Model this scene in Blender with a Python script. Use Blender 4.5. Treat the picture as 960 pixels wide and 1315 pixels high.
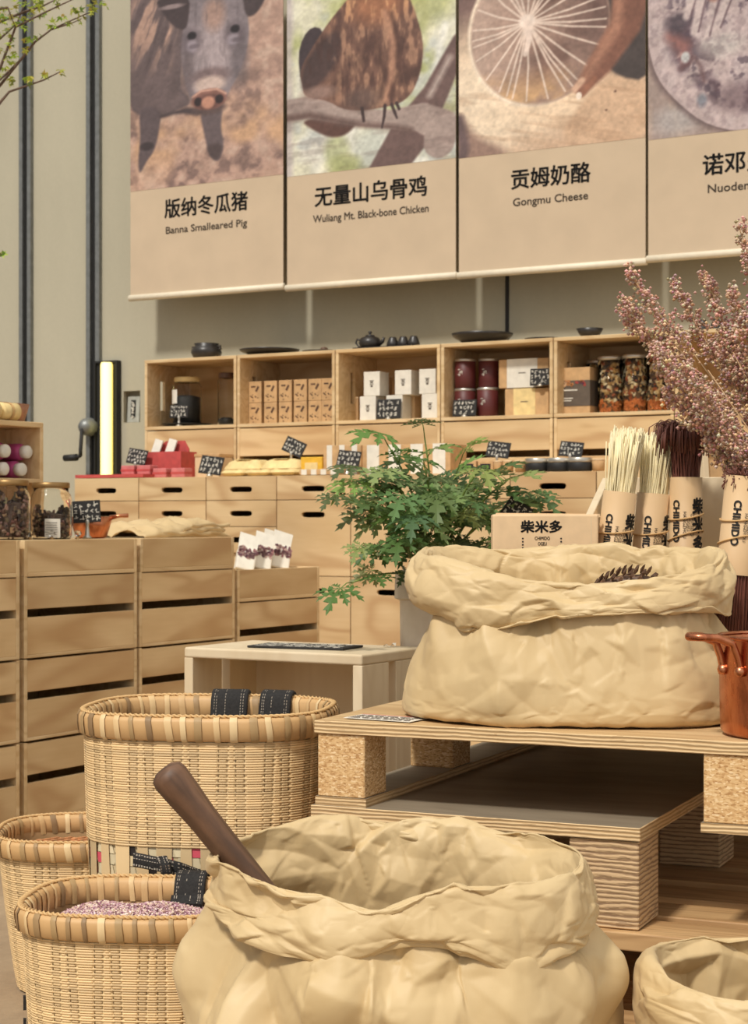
import bpy, bmesh, math, random
import numpy as np
from mathutils import Vector, Matrix
from mathutils.geometry import delaunay_2d_cdt

for _o in list(bpy.data.objects):
    bpy.data.objects.remove(_o)
SC = bpy.context.scene
COL = SC.collection
PI = math.pi

# ------------------------------------------------------------------ camera
F, EYE, PX0, PY0 = 2300.0, 0.80, 480.0, 668.0      # focal length in pixels of a 960x1315 frame, eye height, principal column, horizon row
cam_d = bpy.data.cameras.new('camera'); cam = bpy.data.objects.new('camera', cam_d); COL.objects.link(cam)
cam.location = (0, 0, EYE); cam.rotation_euler = (PI/2, 0, 0)
cam_d.sensor_fit = 'AUTO'; cam_d.sensor_width = 36.0; cam_d.lens = F/1315*36.0
cam_d.shift_y = (PY0-657.5)/1315
cam_d.clip_start = .05; cam_d.clip_end = 100
cam_d.dof.use_dof = True; cam_d.dof.focus_distance = 2.35; cam_d.dof.aperture_fstop = 19.0
SC.camera = cam

# ------------------------------------------------------------------ light
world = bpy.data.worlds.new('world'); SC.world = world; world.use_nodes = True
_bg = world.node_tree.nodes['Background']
_nt = world.node_tree                               # added fill gradient: world brighter above, behind and right of the camera
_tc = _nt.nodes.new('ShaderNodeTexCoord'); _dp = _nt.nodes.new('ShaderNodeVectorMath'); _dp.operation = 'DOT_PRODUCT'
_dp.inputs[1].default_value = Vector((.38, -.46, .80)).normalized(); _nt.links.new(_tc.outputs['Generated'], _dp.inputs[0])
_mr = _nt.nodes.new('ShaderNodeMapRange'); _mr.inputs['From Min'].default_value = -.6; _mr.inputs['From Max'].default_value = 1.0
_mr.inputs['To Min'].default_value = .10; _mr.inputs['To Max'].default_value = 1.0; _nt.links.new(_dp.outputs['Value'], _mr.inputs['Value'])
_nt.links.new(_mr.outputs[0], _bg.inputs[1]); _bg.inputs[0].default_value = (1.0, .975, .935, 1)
sun_d = bpy.data.lights.new('sun', 'SUN'); sun = bpy.data.objects.new('sun', sun_d); COL.objects.link(sun)
sun_d.energy = 2.9; sun_d.angle = math.radians(6); sun_d.color = (1.0, .955, .875)
sun.location = (-3, -4, 6)
sun.rotation_euler = Vector((.34, .56, -.76)).to_track_quat('-Z', 'Y').to_euler()
SC.view_settings.view_transform = 'Standard'; SC.view_settings.look = 'None'
SC.view_settings.exposure = -0.07; SC.view_settings.gamma = 1.0
SC.view_settings.use_curve_mapping = False
SC.cycles.max_bounces = 8
SC.cycles.transmission_bounces = 8
SC.cycles.transparent_max_bounces = 12

# ------------------------------------------------------------------ the two directions of the shop
# s runs along the back wall (rightwards and nearer), d runs towards the back wall, z up
ANG = math.radians(30); CA, SA = math.cos(ANG), math.sin(ANG)
def W(s, d, z=0.0): return Vector((CA*s+SA*d, -SA*s+CA*d, z))
def s_at(px, d):
    k = (px-PX0)/F
    return d*(CA*k-SA)/(CA+SA*k)
def z_at(px, py, d):
    s = s_at(px, d); return EYE-(py-PY0)*(-SA*s+CA*d)/F
def d_at(px, s):
    k = (px-PX0)/F; Y = s/(CA*k-SA); return Y*(SA*k+CA)
def zs_at(px, py, s):
    k = (px-PX0)/F; Y = s/(CA*k-SA); return EYE-(py-PY0)*Y/F
def P(px, py, Y): return Vector(((px-PX0)*Y/F, Y, EYE-(py-PY0)*Y/F))
RB = -ANG                    # faces the customer from the back wall
RL = math.radians(60)        # faces right from the left-hand counter

# ------------------------------------------------------------------ mesh builder
class MB:
    def __init__(s):
        s.v = []; s.f = []; s.m = []; s.c = []; s.M = Matrix.Identity(4); s.col = None
    def raw(s, vs, fs, m=0):
        n = len(s.v)
        for p in vs:
            q = s.M @ Vector(p); s.v.append((q.x, q.y, q.z)); s.c.append(s.col or (1, 1, 1))
        for f in fs:
            s.f.append(tuple(i+n for i in f)); s.m.append(m)
    def box(s, x0, x1, y0, y1, z0, z1, m=0, side=None):
        vs = [(x, y, z) for z in (z0, z1) for y in (y0, y1) for x in (x0, x1)]
        sd = m if side is None else side
        s.raw(vs, [(0, 2, 3, 1), (4, 5, 7, 6)], m)
        n = len(s.v)-8
        for f in [(0, 1, 5, 4), (2, 6, 7, 3), (0, 4, 6, 2), (1, 3, 7, 5)]:
            s.f.append(tuple(i+n for i in f)); s.m.append(sd)
    def cbox(s, c, sz, rz=0, rx=0, ry=0, m=0):
        old = s.M
        s.M = old @ Matrix.Translation(c) @ Matrix.Rotation(rz, 4, 'Z') @ Matrix.Rotation(ry, 4, 'Y') @ Matrix.Rotation(rx, 4, 'X')
        s.box(-sz[0]/2, sz[0]/2, -sz[1]/2, sz[1]/2, -sz[2]/2, sz[2]/2, m)
        s.M = old
    def lathe(s, prof, n=24, c=(0, 0), m=0, cap0=True, cap1=True):
        vs = []; fs = []
        for r, z in prof:
            for i in range(n):
                a = 2*PI*i/n; vs.append((c[0]+r*math.cos(a), c[1]+r*math.sin(a), z))
        for j in range(len(prof)-1):
            for i in range(n):
                k = (i+1) % n; fs.append((j*n+i, j*n+k, (j+1)*n+k, (j+1)*n+i))
        if cap0: fs.append(tuple(range(n-1, -1, -1)))
        if cap1: fs.append(tuple((len(prof)-1)*n+i for i in range(n)))
        s.raw(vs, fs, m)
    def tube(s, pts, rad, n=8, m=0, closed=False, caps=True, flat=1.0):
        pts = [Vector(p) for p in pts]; N = len(pts)
        rads = rad if isinstance(rad, (list, tuple)) else [rad]*N
        vs = []; fs = []; up = None
        for i, p in enumerate(pts):
            if closed: t = pts[(i+1) % N]-pts[i-1]
            else: t = pts[min(i+1, N-1)]-pts[max(i-1, 0)]
            if t.length < 1e-9: t = Vector((0, 0, 1))
            t.normalize()
            if up is None:
                up = Vector((0, 0, 1)) if abs(t.z) < .9 else Vector((1, 0, 0))
            a = t.cross(up)
            if a.length < 1e-6: a = t.orthogonal()
            a.normalize(); b = a.cross(t); up = b
            for k in range(n):
                w = 2*PI*k/n; vs.append(p+a*(rads[i]*math.cos(w)*flat)+b*(rads[i]*math.sin(w)))
        for i in range(N if closed else N-1):
            j = (i+1) % N
            for k in range(n):
                l = (k+1) % n; fs.append((i*n+k, i*n+l, j*n+l, j*n+k))
        if caps and not closed:
            fs.append(tuple(range(n-1, -1, -1))); fs.append(tuple((N-1)*n+k for k in range(n)))
        s.raw(vs, fs, m)
    def grid(s, A, wrap=False, m=0, flip=False):
        nu, nv = A.shape[:2]; fs = []
        for i in range(nu-1):
            for j in range(nv if wrap else nv-1):
                k = (j+1) % nv
                q = (i*nv+j, i*nv+k, (i+1)*nv+k, (i+1)*nv+j)
                fs.append(q[::-1] if flip else q)
        s.raw([tuple(p) for p in A.reshape(-1, 3)], fs, m)
    def prism(s, pts, y0, y1, m=0):          # outline in x,z pushed along y
        n = len(pts)
        vs = [(p[0], y0, p[1]) for p in pts]+[(p[0], y1, p[1]) for p in pts]
        fs = [tuple(range(n)), tuple(range(2*n-1, n-1, -1))]+[(i, i+n, (i+1) % n+n, (i+1) % n) for i in range(n)]
        s.raw(vs, fs, m)
    def slotted(s, x0, x1, z0, z1, y0, y1, cx, cz, sw, sh, m=0):   # board with a rounded hand hole through it
        an = sorted(set([2*PI*i/36 for i in range(36)]+[math.atan2(zz-cz, xx-cx) % (2*PI) for xx in (x0, x1) for zz in (z0, z1)]))
        def hole(a):
            c, t = math.cos(a), math.sin(a); r = sh/2; L = sw/2-r
            lo, hi = 0, sw
            for _ in range(30):
                q = (lo+hi)/2; x, z = q*c, q*t
                dd = math.hypot(max(abs(x)-L, 0), z)-r
                if dd > 0: hi = q
                else: lo = q
            return cx+lo*c, cz+lo*t
        def rect(a):
            c, t = math.cos(a), math.sin(a); q = 1e9
            if c > 1e-9: q = min(q, (x1-cx)/c)
            if c < -1e-9: q = min(q, (x0-cx)/c)
            if t > 1e-9: q = min(q, (z1-cz)/t)
            if t < -1e-9: q = min(q, (z0-cz)/t)
            return cx+q*c, cz+q*t
        n = len(an); vs = []
        for y in (y0, y1):
            for a in an: h = hole(a); vs.append((h[0], y, h[1]))
            for a in an: h = rect(a); vs.append((h[0], y, h[1]))
        fs = []
        for i in range(n):
            j = (i+1) % n
            fs += [(n+i, n+j, j, i), (2*n+i, 2*n+j, 3*n+j, 3*n+i), (i, j, 2*n+j, 2*n+i), (n+j, n+i, 3*n+i, 3*n+j)]
        s.raw(vs, fs, m)
    def build(s, name, mats, parent=None, smooth=False, bevel=0, loc=None, rot=None, seg=2):
        me = bpy.data.meshes.new(name); me.from_pydata(s.v, [], s.f)
        if not isinstance(mats, (list, tuple)): mats = [mats]
        for mt in mats: me.materials.append(mt)
        me.polygons.foreach_set('material_index', s.m)
        if smooth: me.polygons.foreach_set('use_smooth', [True]*len(s.f))
        if any(c != (1, 1, 1) for c in s.c):
            at = me.attributes.new('Col', 'FLOAT_COLOR', 'POINT')
            at.data.foreach_set('color', np.hstack([np.array(s.c), np.ones((len(s.c), 1))]).ravel())
        me.update()
        o = bpy.data.objects.new(name, me); COL.objects.link(o)
        if parent: o.parent = parent
        if loc is not None: o.location = loc
        if rot is not None: o.rotation_euler = rot if hasattr(rot, '__len__') else (0, 0, rot)
        if bevel:
            b = o.modifiers.new('bevel', 'BEVEL'); b.width = bevel; b.segments = seg; b.limit_method = 'ANGLE'
        return o

def tag(o, label, cat, group=None, kind=None):
    if label: o['label'] = label
    if cat: o['category'] = cat
    if group: o['group'] = group
    if kind: o['kind'] = kind
    return o
def thing(name, label, cat, loc=(0, 0, 0), rot=0, group=None):
    o = bpy.data.objects.new(name, None); COL.objects.link(o); o.empty_display_size = .05
    o.location = loc; o.rotation_euler = rot if hasattr(rot, '__len__') else (0, 0, rot)
    return tag(o, label, cat, group)
def dup(root, loc, rot, label, group=None):
    r = root.copy(); COL.objects.link(r); r.location = loc
    r.rotation_euler = rot if hasattr(rot, '__len__') else (0, 0, rot)
    r['label'] = label
    if group: r['group'] = group
    for ch in list(root.children):
        c = ch.copy(); COL.objects.link(c); c.parent = r
        for g in list(ch.children):
            e = g.copy(); COL.objects.link(e); e.parent = c
    return r
ORD = ['leftmost', 'second from left', 'third from left', 'fourth from left', 'fifth from left', 'sixth from left', 'seventh from left', 'eighth from left', 'ninth from left']

# ------------------------------------------------------------------ materials
def lin(c): return tuple(((x/255)/12.92 if x/255 <= .04045 else ((x/255+.055)/1.055)**2.4) for x in c)
class NT:
    def __init__(s, name):
        s.mat = bpy.data.materials.new(name); s.mat.use_nodes = True; s.t = s.mat.node_tree
        s.b = s.t.nodes['Principled BSDF']
    def n(s, typ, **kw):
        q = s.t.nodes.new(typ)
        for k, v in kw.items():
            if k.startswith('i_'): q.inputs[k[2:].replace('_', ' ')].default_value = v
            elif k.startswith('x'): q.inputs[int(k[1:])].default_value = v
            else: setattr(q, k, v)
        return q
    def l(s, a, b): s.t.links.new(a, b)
    def math(s, op, a, b=None, c=None):
        q = s.n('ShaderNodeMath', operation=op)
        for i, x in enumerate((a, b, c)):
            if x is None: continue
            if hasattr(x, 'default_value') or hasattr(x, 'links'): s.l(x, q.inputs[i])
            else: q.inputs[i].default_value = x
        return q.outputs[0]
    def coord(s, scale=(1, 1, 1), rnd=True, rot=(0, 0, 0)):
        tc = s.n('ShaderNodeTexCoord'); o = tc.outputs['Object']
        if rnd:
            oi = s.n('ShaderNodeObjectInfo'); r = s.math('MULTIPLY', oi.outputs['Random'], 37.0)
            ad = s.n('ShaderNodeVectorMath', operation='ADD'); s.l(o, ad.inputs[0]); s.l(r, ad.inputs[1]); o = ad.outputs[0]
        mp = s.n('ShaderNodeMapping'); mp.inputs['Scale'].default_value = scale; mp.inputs['Rotation'].default_value = rot
        s.l(o, mp.inputs[0]); return mp.outputs[0]
    def noise(s, vec, scale, detail=3, rough=.5, dist=0):
        q = s.n('ShaderNodeTexNoise'); q.inputs['Scale'].default_value = scale; q.inputs['Detail'].default_value = detail
        q.inputs['Roughness'].default_value = rough; q.inputs['Distortion'].default_value = dist
        s.l(vec, q.inputs['Vector']); return q.outputs['Fac']
    def ramp(s, fac, stops):
        q = s.n('ShaderNodeValToRGB'); e = q.color_ramp.elements
        while len(e) < len(stops): e.new(.5)
        for x, (p, c) in zip(e, stops): x.position = p; x.color = (*lin(c), 1)
        s.l(fac, q.inputs[0]); return q.outputs[0]
    def mix(s, fac, a, b, mode='MIX'):
        q = s.n('ShaderNodeMix', data_type='RGBA', blend_type=mode)
        for i, x in ((0, fac), (6, a), (7, b)):
            if hasattr(x, 'links') or hasattr(x, 'is_linked'): s.l(x, q.inputs[i])
            elif i == 0: q.inputs[0].default_value = x
            else: q.inputs[i].default_value = (*lin(x), 1)
        return q.outputs[2]
    def bump(s, h, strength=.2, dist=.002):
        q = s.n('ShaderNodeBump'); q.inputs['Strength'].default_value = strength; q.inputs['Distance'].default_value = dist
        s.l(h, q.inputs['Height']); s.l(q.outputs[0], s.b.inputs['Normal'])
    def color(s, c):
        if isinstance(c, tuple): s.b.inputs['Base Color'].default_value = (*lin(c), 1)
        else: s.l(c, s.b.inputs['Base Color'])
    def set(s, rough=.6, metal=0, **kw):
        s.b.inputs['Roughness'].default_value = rough; s.b.inputs['Metallic'].default_value = metal
        for k, v in kw.items(): s.b.inputs[k.replace('_', ' ')].default_value = v
        return s.mat

def plain(name, c, rough=.6, metal=0, vary=.06, scale=40, **kw):
    t = NT(name); v = t.noise(t.coord(), scale, 3)
    hi = tuple(min(255, x*(1+vary)) for x in c); lo = tuple(x*(1-vary) for x in c)
    t.color(t.ramp(v, [(.3, lo), (.7, hi)])); return t.set(rough, metal, **kw)
def wood(name, c_lo, c_hi, c_ring, scale=(1.2, 9, 9), ring=26, rough=.6, ramt=.45, spot=.25):
    t = NT(name); vec = t.coord(scale)
    a = t.noise(vec, 1.0, 2, .5, .5)
    rg = t.math('SINE', t.math('MULTIPLY', a, ring*2.0)); rg = t.math('MULTIPLY_ADD', rg, .5, .5)
    rg = t.math('POWER', rg, 2.2)
    fine = t.noise(t.coord((scale[0]*3, scale[1]*14, scale[2]*14)), 1.5, 3, .6)
    base = t.ramp(t.noise(vec, 1.7, 3, .6), [(.3, c_lo), (.7, c_hi)])
    col = t.mix(t.math('MULTIPLY', rg, ramt), base, c_ring)
    col = t.mix(t.math('MULTIPLY', fine, spot), col, c_ring)
    oi = t.n('ShaderNodeObjectInfo')
    br = t.math('MULTIPLY_ADD', oi.outputs['Random'], .14, .93)
    cm = t.n('ShaderNodeCombineColor'); 
    for i in range(3): t.l(br, cm.inputs[i])
    col = t.mix(1.0, col, cm.outputs[0], 'MULTIPLY')
    t.color(col); t.bump(fine, .15, .001); return t.set(rough)
def attr_mat(name, rough=.7, bump=None, **kw):
    t = NT(name); a = t.n('ShaderNodeVertexColor', layer_name='Col'); t.l(a.outputs[0], t.b.inputs['Base Color'])
    if bump: t.bump(t.noise(t.coord(), bump, 3), .2, .001)
    return t.set(rough, **kw)

M = {}
M['pine'] = wood('pine', (212, 182, 134), (230, 204, 160), (188, 150, 102))
M['pine_front'] = wood('pine_front', (208, 176, 128), (226, 198, 152), (168, 122, 74), scale=(1.5, 4.5, 4.5), ring=15, ramt=.5)
M['ply_pale'] = wood('ply_pale', (216, 196, 162), (230, 214, 184), (196, 170, 132), scale=(6, 6, 1.0), ramt=.2)
M['ply_deck'] = wood('ply_deck', (206, 172, 122), (224, 194, 146), (170, 130, 86), scale=(1.0, 8, 8))
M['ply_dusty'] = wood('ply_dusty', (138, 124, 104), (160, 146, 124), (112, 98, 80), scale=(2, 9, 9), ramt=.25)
M['beam'] = wood('beam', (196, 154, 104), (214, 176, 126), (150, 108, 66), scale=(1.5, 14, 14))
M['dark_wood'] = wood('dark_wood', (92, 64, 46), (136, 100, 74), (44, 30, 22), scale=(16, 16, 2.2), rough=.55, ramt=.4, spot=.6)
def edge_mat(name, lo, hi, dark, freq, jag=.004):
    t = NT(name); vec = t.coord((1, 1, 1)); sp = t.n('ShaderNodeSeparateXYZ'); tc = t.n('ShaderNodeTexCoord'); t.l(tc.outputs['Object'], sp.inputs[0])
    nz = t.noise(t.coord((14, 14, 60)), 1.0, 4, .6)
    z = t.math('MULTIPLY_ADD', nz, jag, sp.outputs[2])
    w = t.math('MULTIPLY_ADD', t.math('SINE', t.math('MULTIPLY', z, freq)), .5, .5)
    col = t.ramp(w, [(.05, dark), (.3, lo), (.75, hi)])
    sp2 = t.noise(t.coord((30, 30, 200)), 1.0, 2)
    col = t.mix(t.math('MULTIPLY', t.math('GREATER_THAN', sp2, .64), .6), col, dark)
    t.color(col); t.bump(w, .5, .002); return t.set(.75)
M['ply_edge'] = edge_mat('ply_edge', (200, 166, 118), (220, 190, 144), (182, 148, 104), 2*PI/.0052, .006)
M['ply_block'] = edge_mat('ply_block', (190, 158, 118), (206, 174, 132), (146, 116, 86), 2*PI/.0066, .012)
def chip():
    t = NT('chipboard'); v = t.n('ShaderNodeTexVoronoi'); v.inputs['Scale'].default_value = 260; t.l(t.coord((1, 1, 2.2)), v.inputs['Vector'])
    sp = t.n('ShaderNodeSeparateColor'); t.l(v.outputs['Color'], sp.inputs[0])
    c = t.ramp(sp.outputs[0], [(0, (178, 132, 82)), (.35, (212, 170, 116)), (.8, (226, 190, 138)), (1, (240, 212, 168))])
    t.color(c); t.bump(sp.outputs[1], .3, .001); return t.set(.85)
M['chip'] = chip()
def concrete():
    t = NT('concrete'); a = t.noise(t.coord((.7, .7, .35), False), 1.6, 5, .6, .4); b = t.noise(t.coord((1, 1, 1), False), 60, 3)
    st = t.noise(t.coord((5, 5, .25), False), 1.5, 4, .6)
    c = t.ramp(a, [(.25, (168, 161, 140)), (.5, (181, 174, 152)), (.75, (191, 184, 161))])
    c = t.mix(t.math('MULTIPLY', st, .22), c, (140, 134, 116))
    c = t.mix(t.math('MULTIPLY', b, .12), c, (112, 108, 96))
    t.color(c); t.bump(b, .1, .002); return t.set(.85)
M['concrete'] = concrete()
def floor_m():
    t = NT('floor'); a = t.noise(t.coord((1, 1, 1), False), 3, 5, .6); b = t.noise(t.coord((1, 1, 1), False), 45, 4, .7)
    c = t.ramp(a, [(.3, (156, 132, 104)), (.7, (186, 162, 130))]); c = t.mix(t.math('MULTIPLY', b, .45), c, (96, 78, 58))
    t.color(c); t.bump(b, .3, .004); return t.set(.9)
M['floor'] = floor_m()
M['black'] = plain('black', (26, 25, 24), .6)
M['slate'] = plain('slate', (36, 34, 33), .75)
M['chalk'] = plain('chalk', (214, 208, 194), .9)
M['grey_metal'] = plain('grey_metal', (128, 130, 128), .45, .5)
M['ceramic'] = plain('black_ceramic', (44, 39, 35), .38, vary=.15)
M['kraft'] = plain('kraft', (196, 158, 112), .8)
M['kraft_light'] = plain('kraft_light', (220, 190, 150), .75, vary=.03)
M['white_paper'] = plain('white_paper', (226, 220, 206), .8, vary=.03)
M['ink'] = plain('ink', (30, 27, 25), .7)
M['grey_ink'] = plain('grey_ink', (92, 80, 68), .7)
M['red'] = plain('red_card', (188, 76, 72), .6)
M['pink'] = plain('pink_card', (204, 116, 114), .6)
M['magenta'] = plain('magenta_plastic', (176, 74, 124), .45)
M['yellow'] = plain('yellow_card', (226, 176, 52), .6)
M['cream'] = plain('cream_paper', (226, 200, 140), .7)
M['fabric'] = plain('banner_fabric', (198, 177, 150), .85, vary=.02, scale=8)
M['rail'] = plain('white_rail', (226, 214, 190), .5, vary=.02)
M['denim'] = plain('black_canvas', (33, 31, 30), .85, vary=.3, scale=300)
M['thread'] = plain('white_thread', (172, 162, 148), .8)
def copper():
    t = NT('copper'); a = t.noise(t.coord((26, 26, 7)), 1.0, 5, .65, .6); b = t.noise(t.coord((1, 1, 1)), 60, 3)
    c = t.ramp(a, [(.30, (128, 76, 52)), (.44, (188, 116, 82)), (.62, (208, 142, 106)), (.8, (226, 170, 134))])
    t.color(c); t.l(t.math('MULTIPLY_ADD', a, .35, .12), t.b.inputs['Roughness']); t.bump(b, .08, .001); t.b.inputs['Metallic'].default_value = 1.0
    return t.mat
M['copper'] = copper()
M['amber'] = plain('amber_brown', (150, 102, 74), .4, vary=.15)
M['brass'] = plain('brass_lid', (150, 118, 74), .4, .7)
M['tin'] = plain('tin_lid', (196, 190, 178), .35, .8)
M['maroon'] = plain('maroon_label', (88, 34, 32), .5)
M['twine'] = plain('twine', (206, 168, 116), .85)
M['pale_noodle'] = plain('pale_noodle', (244, 230, 188), .45, vary=.05, Subsurface_Weight=.0)
M['brown_noodle'] = plain('brown_noodle', (112, 66, 54), .5, vary=.12)
M['white_wash'] = wood('white_wash', (206, 190, 168), (222, 208, 188), (176, 156, 132), scale=(8, 8, 3), ramt=.25)
M['leaf'] = plain('leaf_green', (86, 118, 50), .5, vary=.3, scale=22)
M['stem'] = plain('stem_green', (122, 144, 70), .5)
M['lime'] = plain('lime_leaf', (168, 182, 60), .5, vary=.2)
M['twig'] = plain('twig', (96, 74, 60), .8)
M['bark'] = plain('bark', (92, 74, 60), .9, vary=.2)
M['straw'] = plain('straw_stem', (188, 154, 116), .8)
M['sign_grey'] = plain('sign_grey', (170, 170, 160), .5)
def leafy():
    t = NT('leaf_tint'); a = t.n('ShaderNodeVertexColor', layer_name='Col'); t.l(a.outputs[0], t.b.inputs['Base Color']); t.set(.5)
    tr = t.n('ShaderNodeBsdfTranslucent'); g = t.n('ShaderNodeGamma'); g.inputs[1].default_value = .8; t.l(a.outputs[0], g.inputs[0]); t.l(g.outputs[0], tr.inputs[0])
    mx = t.n('ShaderNodeMixShader'); mx.inputs[0].default_value = .32; t.l(t.b.outputs[0], mx.inputs[1]); t.l(tr.outputs[0], mx.inputs[2])
    t.l(mx.outputs[0], t.t.nodes['Material Output'].inputs['Surface']); return t.mat
M['leafcol'] = leafy()
M['attr'] = attr_mat('tinted'); M['attr_gloss'] = attr_mat('tinted_gloss', .35)
M['bamboo'] = attr_mat('bamboo', .55, 90)
def glass():
    t = NT('jar_glass'); t.b.inputs['Base Color'].default_value = (1, .99, .96, 1)
    t.b.inputs['Transmission Weight'].default_value = 1.0; t.b.inputs['IOR'].default_value = 1.18
    return t.set(.02)
M['glass'] = glass()
def glow():
    t = NT('lamp_glow'); t.b.inputs['Base Color'].default_value = (1, .9, .5, 1)
    lw = t.n('ShaderNodeLayerWeight'); lw.inputs[0].default_value = .35
    c = t.ramp(lw.outputs['Facing'], [(0, (255, 246, 178)), (.45, (255, 232, 110)), (.8, (255, 206, 40))])
    t.l(c, t.b.inputs['Emission Color']); t.b.inputs['Emission Strength'].default_value = 1.15; return t.set(.4)
M['glow'] = glow()
def paper(name, c_lo, c_hi, crease=.30):
    t = NT(name); a = t.noise(t.coord((1, 1, 1)), 7, 4, .6); f = t.noise(t.coord((1, 1, 1)), 160, 3)
    c = t.ramp(a, [(.3, c_lo), (.7, c_hi)]); t.color(c); h = None
    for sc_, am in ((11, 1.0), (26, .45), (60, .15)):                   # fine creases run along the zero lines of a noise
        q = t.math('MULTIPLY', t.math('POWER', t.math('ABSOLUTE', t.math('SUBTRACT', t.noise(t.coord((1, 1, 1)), sc_, 1, .4, .35), .5)), .8), am); h = q if h is None else t.math('ADD', h, q)
    if name == 'sack_paper':                                            # the handled rim is more creased than the body
        av = t.n('ShaderNodeAttribute', attribute_name='crease'); h = t.math('MULTIPLY', h, av.outputs['Fac'])
    t.bump(h, crease, .010)
    return t.set(.55, Sheen_Weight=.05)
M['sack'] = paper('sack_paper', (200, 173, 126), (212, 187, 142))
M['wrap'] = paper('wrap_paper', (206, 172, 128), (214, 182, 140), .03)

def rng(seed): return random.Random(seed)
def text(name, body, size, mat, parent, loc=(0, 0, 0), rot=(PI/2, 0, 0), off=0.0, space=1.0, bend=None, line=1.0, width=None, align='CENTER', ext=.0004):
    cu = bpy.data.curves.new('lettering_curve', 'FONT'); cu.body = body; cu.size = size
    cu.align_x = align; cu.align_y = 'CENTER'; cu.space_character = space; cu.space_line = line; cu.resolution_u = 3; cu.extrude = 0
    t = bpy.data.objects.new('tmp', cu); COL.objects.link(t)
    dg = bpy.context.evaluated_depsgraph_get(); dg.update()
    me = bpy.data.meshes.new_from_object(t.evaluated_get(dg)); bpy.data.objects.remove(t)
    co = np.empty(len(me.vertices)*3); me.vertices.foreach_get('co', co); co = co.reshape(-1, 3)
    if width and len(co):
        w = co[:, 0].max()-co[:, 0].min(); co[:, 0] *= width/w
    if off and len(co):
        tri = [tuple(p.vertices) for p in me.polygons]; nv_ = len(co); allv = []; allf = []
        for k in range(8):
            a = 2*PI*k/8; q = co.copy(); q[:, 0] += off*math.cos(a); q[:, 1] += off*math.sin(a); allv.append(q)
            allf += [tuple(i+k*nv_ for i in f_) for f_ in tri]
        me = bpy.data.meshes.new(name); co = np.vstack(allv); me.from_pydata([tuple(v) for v in co], [], allf)
    if bend:
        R, ph = bend; q = co[:, 0]/R+ph
        co = np.stack([R*np.sin(q), -R*np.cos(q), co[:, 1]], 1)
    me.vertices.foreach_set('co', co.ravel()); me.update(); me.name = name
    me.materials.clear(); me.materials.append(mat)
    o = bpy.data.objects.new(name, me); COL.objects.link(o)
    if parent: o.parent = parent
    o.location = loc; o.rotation_euler = rot if bend is None else (0, 0, 0)
    return o
# ================================================================== the setting
DW, DB, DS, DC = 6.00, 5.83, 5.69, 5.20      # wall, banners, shelf front, back counter front (distances along d)
fl = MB(); fl.M = Matrix.Rotation(RB, 4, 'Z'); fl.box(-9, 5, -1.5, DW+.2, -.05, 0)
tag(fl.build('floor', M['floor']), None, None, None, 'structure')
# niche hole for a small sign: the wall is built round it
nx0, nx1 = s_at(158.5, DW), s_at(180, DW); nz1, nz0 = z_at(169, 502, DW), z_at(169, 542.5, DW)
wl = MB(); wl.M = Matrix.Rotation(RB, 4, 'Z')
wl.box(-9, nx0, DW, DW+.2, 0, 5.2); wl.box(nx1, 5, DW, DW+.2, 0, 5.2)
wl.box(nx0, nx1, DW, DW+.2, 0, nz0); wl.box(nx0, nx1, DW, DW+.2, nz1, 5.2); wl.box(nx0, nx1, DW+.045, DW+.2, nz0, nz1)
tag(wl.build('wall_back', M['concrete']), None, None, None, 'structure')
for i, (a, b) in enumerate(((28, 43), (114, 131))):          # steel channels let into the wall
    t = MB(); t.M = Matrix.Rotation(RB, 4, 'Z'); x0, x1 = s_at(a, DW), s_at(b, DW); w = (x1-x0)
    t.box(x0, x0+w*.3, DW-.02, DW, 0, 5.2); t.box(x1-w*.3, x1, DW-.02, DW, 0, 5.2)
    t.box(x0+w*.3, x1-w*.3, DW-.004, DW, 0, 5.2, 1)
    tag(t.build('trim_%d' % (i+1), [M['grey_metal'], M['black']]), None, None, None, 'structure')
t = MB(); t.M = Matrix.Rotation(RB, 4, 'Z'); x0 = s_at(649, DW); t.box(x0, x0+.014, DW-.004, DW, 0, 5.2)
tag(t.build('trim_3', M['slate']), None, None, None, 'structure')

# ------------------------------------------------------------------ tube lamp, crank, niche sign
lx0, lx1 = s_at(123, DW-.02), s_at(152, DW-.02)
lz = z_at(140, 462, DW-.06)
lampo = thing('tube_lamp', 'glowing yellow upright tube lamp in a black housing left of the back counter', 'lamp', W((lx0+lx1)/2, DW-.003, 0), RB)
w = lx1-lx0
h = MB(); h.box(-w/2, w/2, -.02, 0, .002, lz); h.box(-w/2, -w*.44, -.03, -.02, .002, lz); h.box(w*.44, w/2, -.03, -.02, .002, lz); h.box(-w*.44, w*.44, -.03, -.02, lz-.008, lz); h.build('housing', M['black'], lampo)
g = MB(); g.lathe([(.022, .5), (.026, .51), (.026, lz-.02), (.022, lz-.01)], 24, (w*.17, -.046)); g.build('tube', M['glow'], lampo, True)
ck = thing('hand_crank', 'grey round wall crank with a black handle left of the tube lamp', 'crank', W(s_at(115, DW-.03), DW-.03, z_at(115, 549, DW)), RB)
c_ = MB(); c_.M = Matrix.Rotation(PI/2, 4, 'X'); c_.lathe([(.012, -.03), (.034, -.028), (.04, 0), (.036, .03), (.022, .05), (.004, .055)], 24); c_.build('gear_case', M['grey_metal'], ck, True)
c_ = MB(); c_.tube([(0, -.05, -.01), (0, -.06, -.1), (0, -.06, -.125)], .008, 8); c_.tube([(0, -.06, -.125), (-.03, -.06, -.13)], .007, 8); c_.build('crank_arm', M['slate'], ck, True)
c_ = MB(); c_.tube([(-.02, -.06, -.13), (-.085, -.06, -.132)], [.015, .014], 12); c_.build('grip', M['black'], ck, True)
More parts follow.
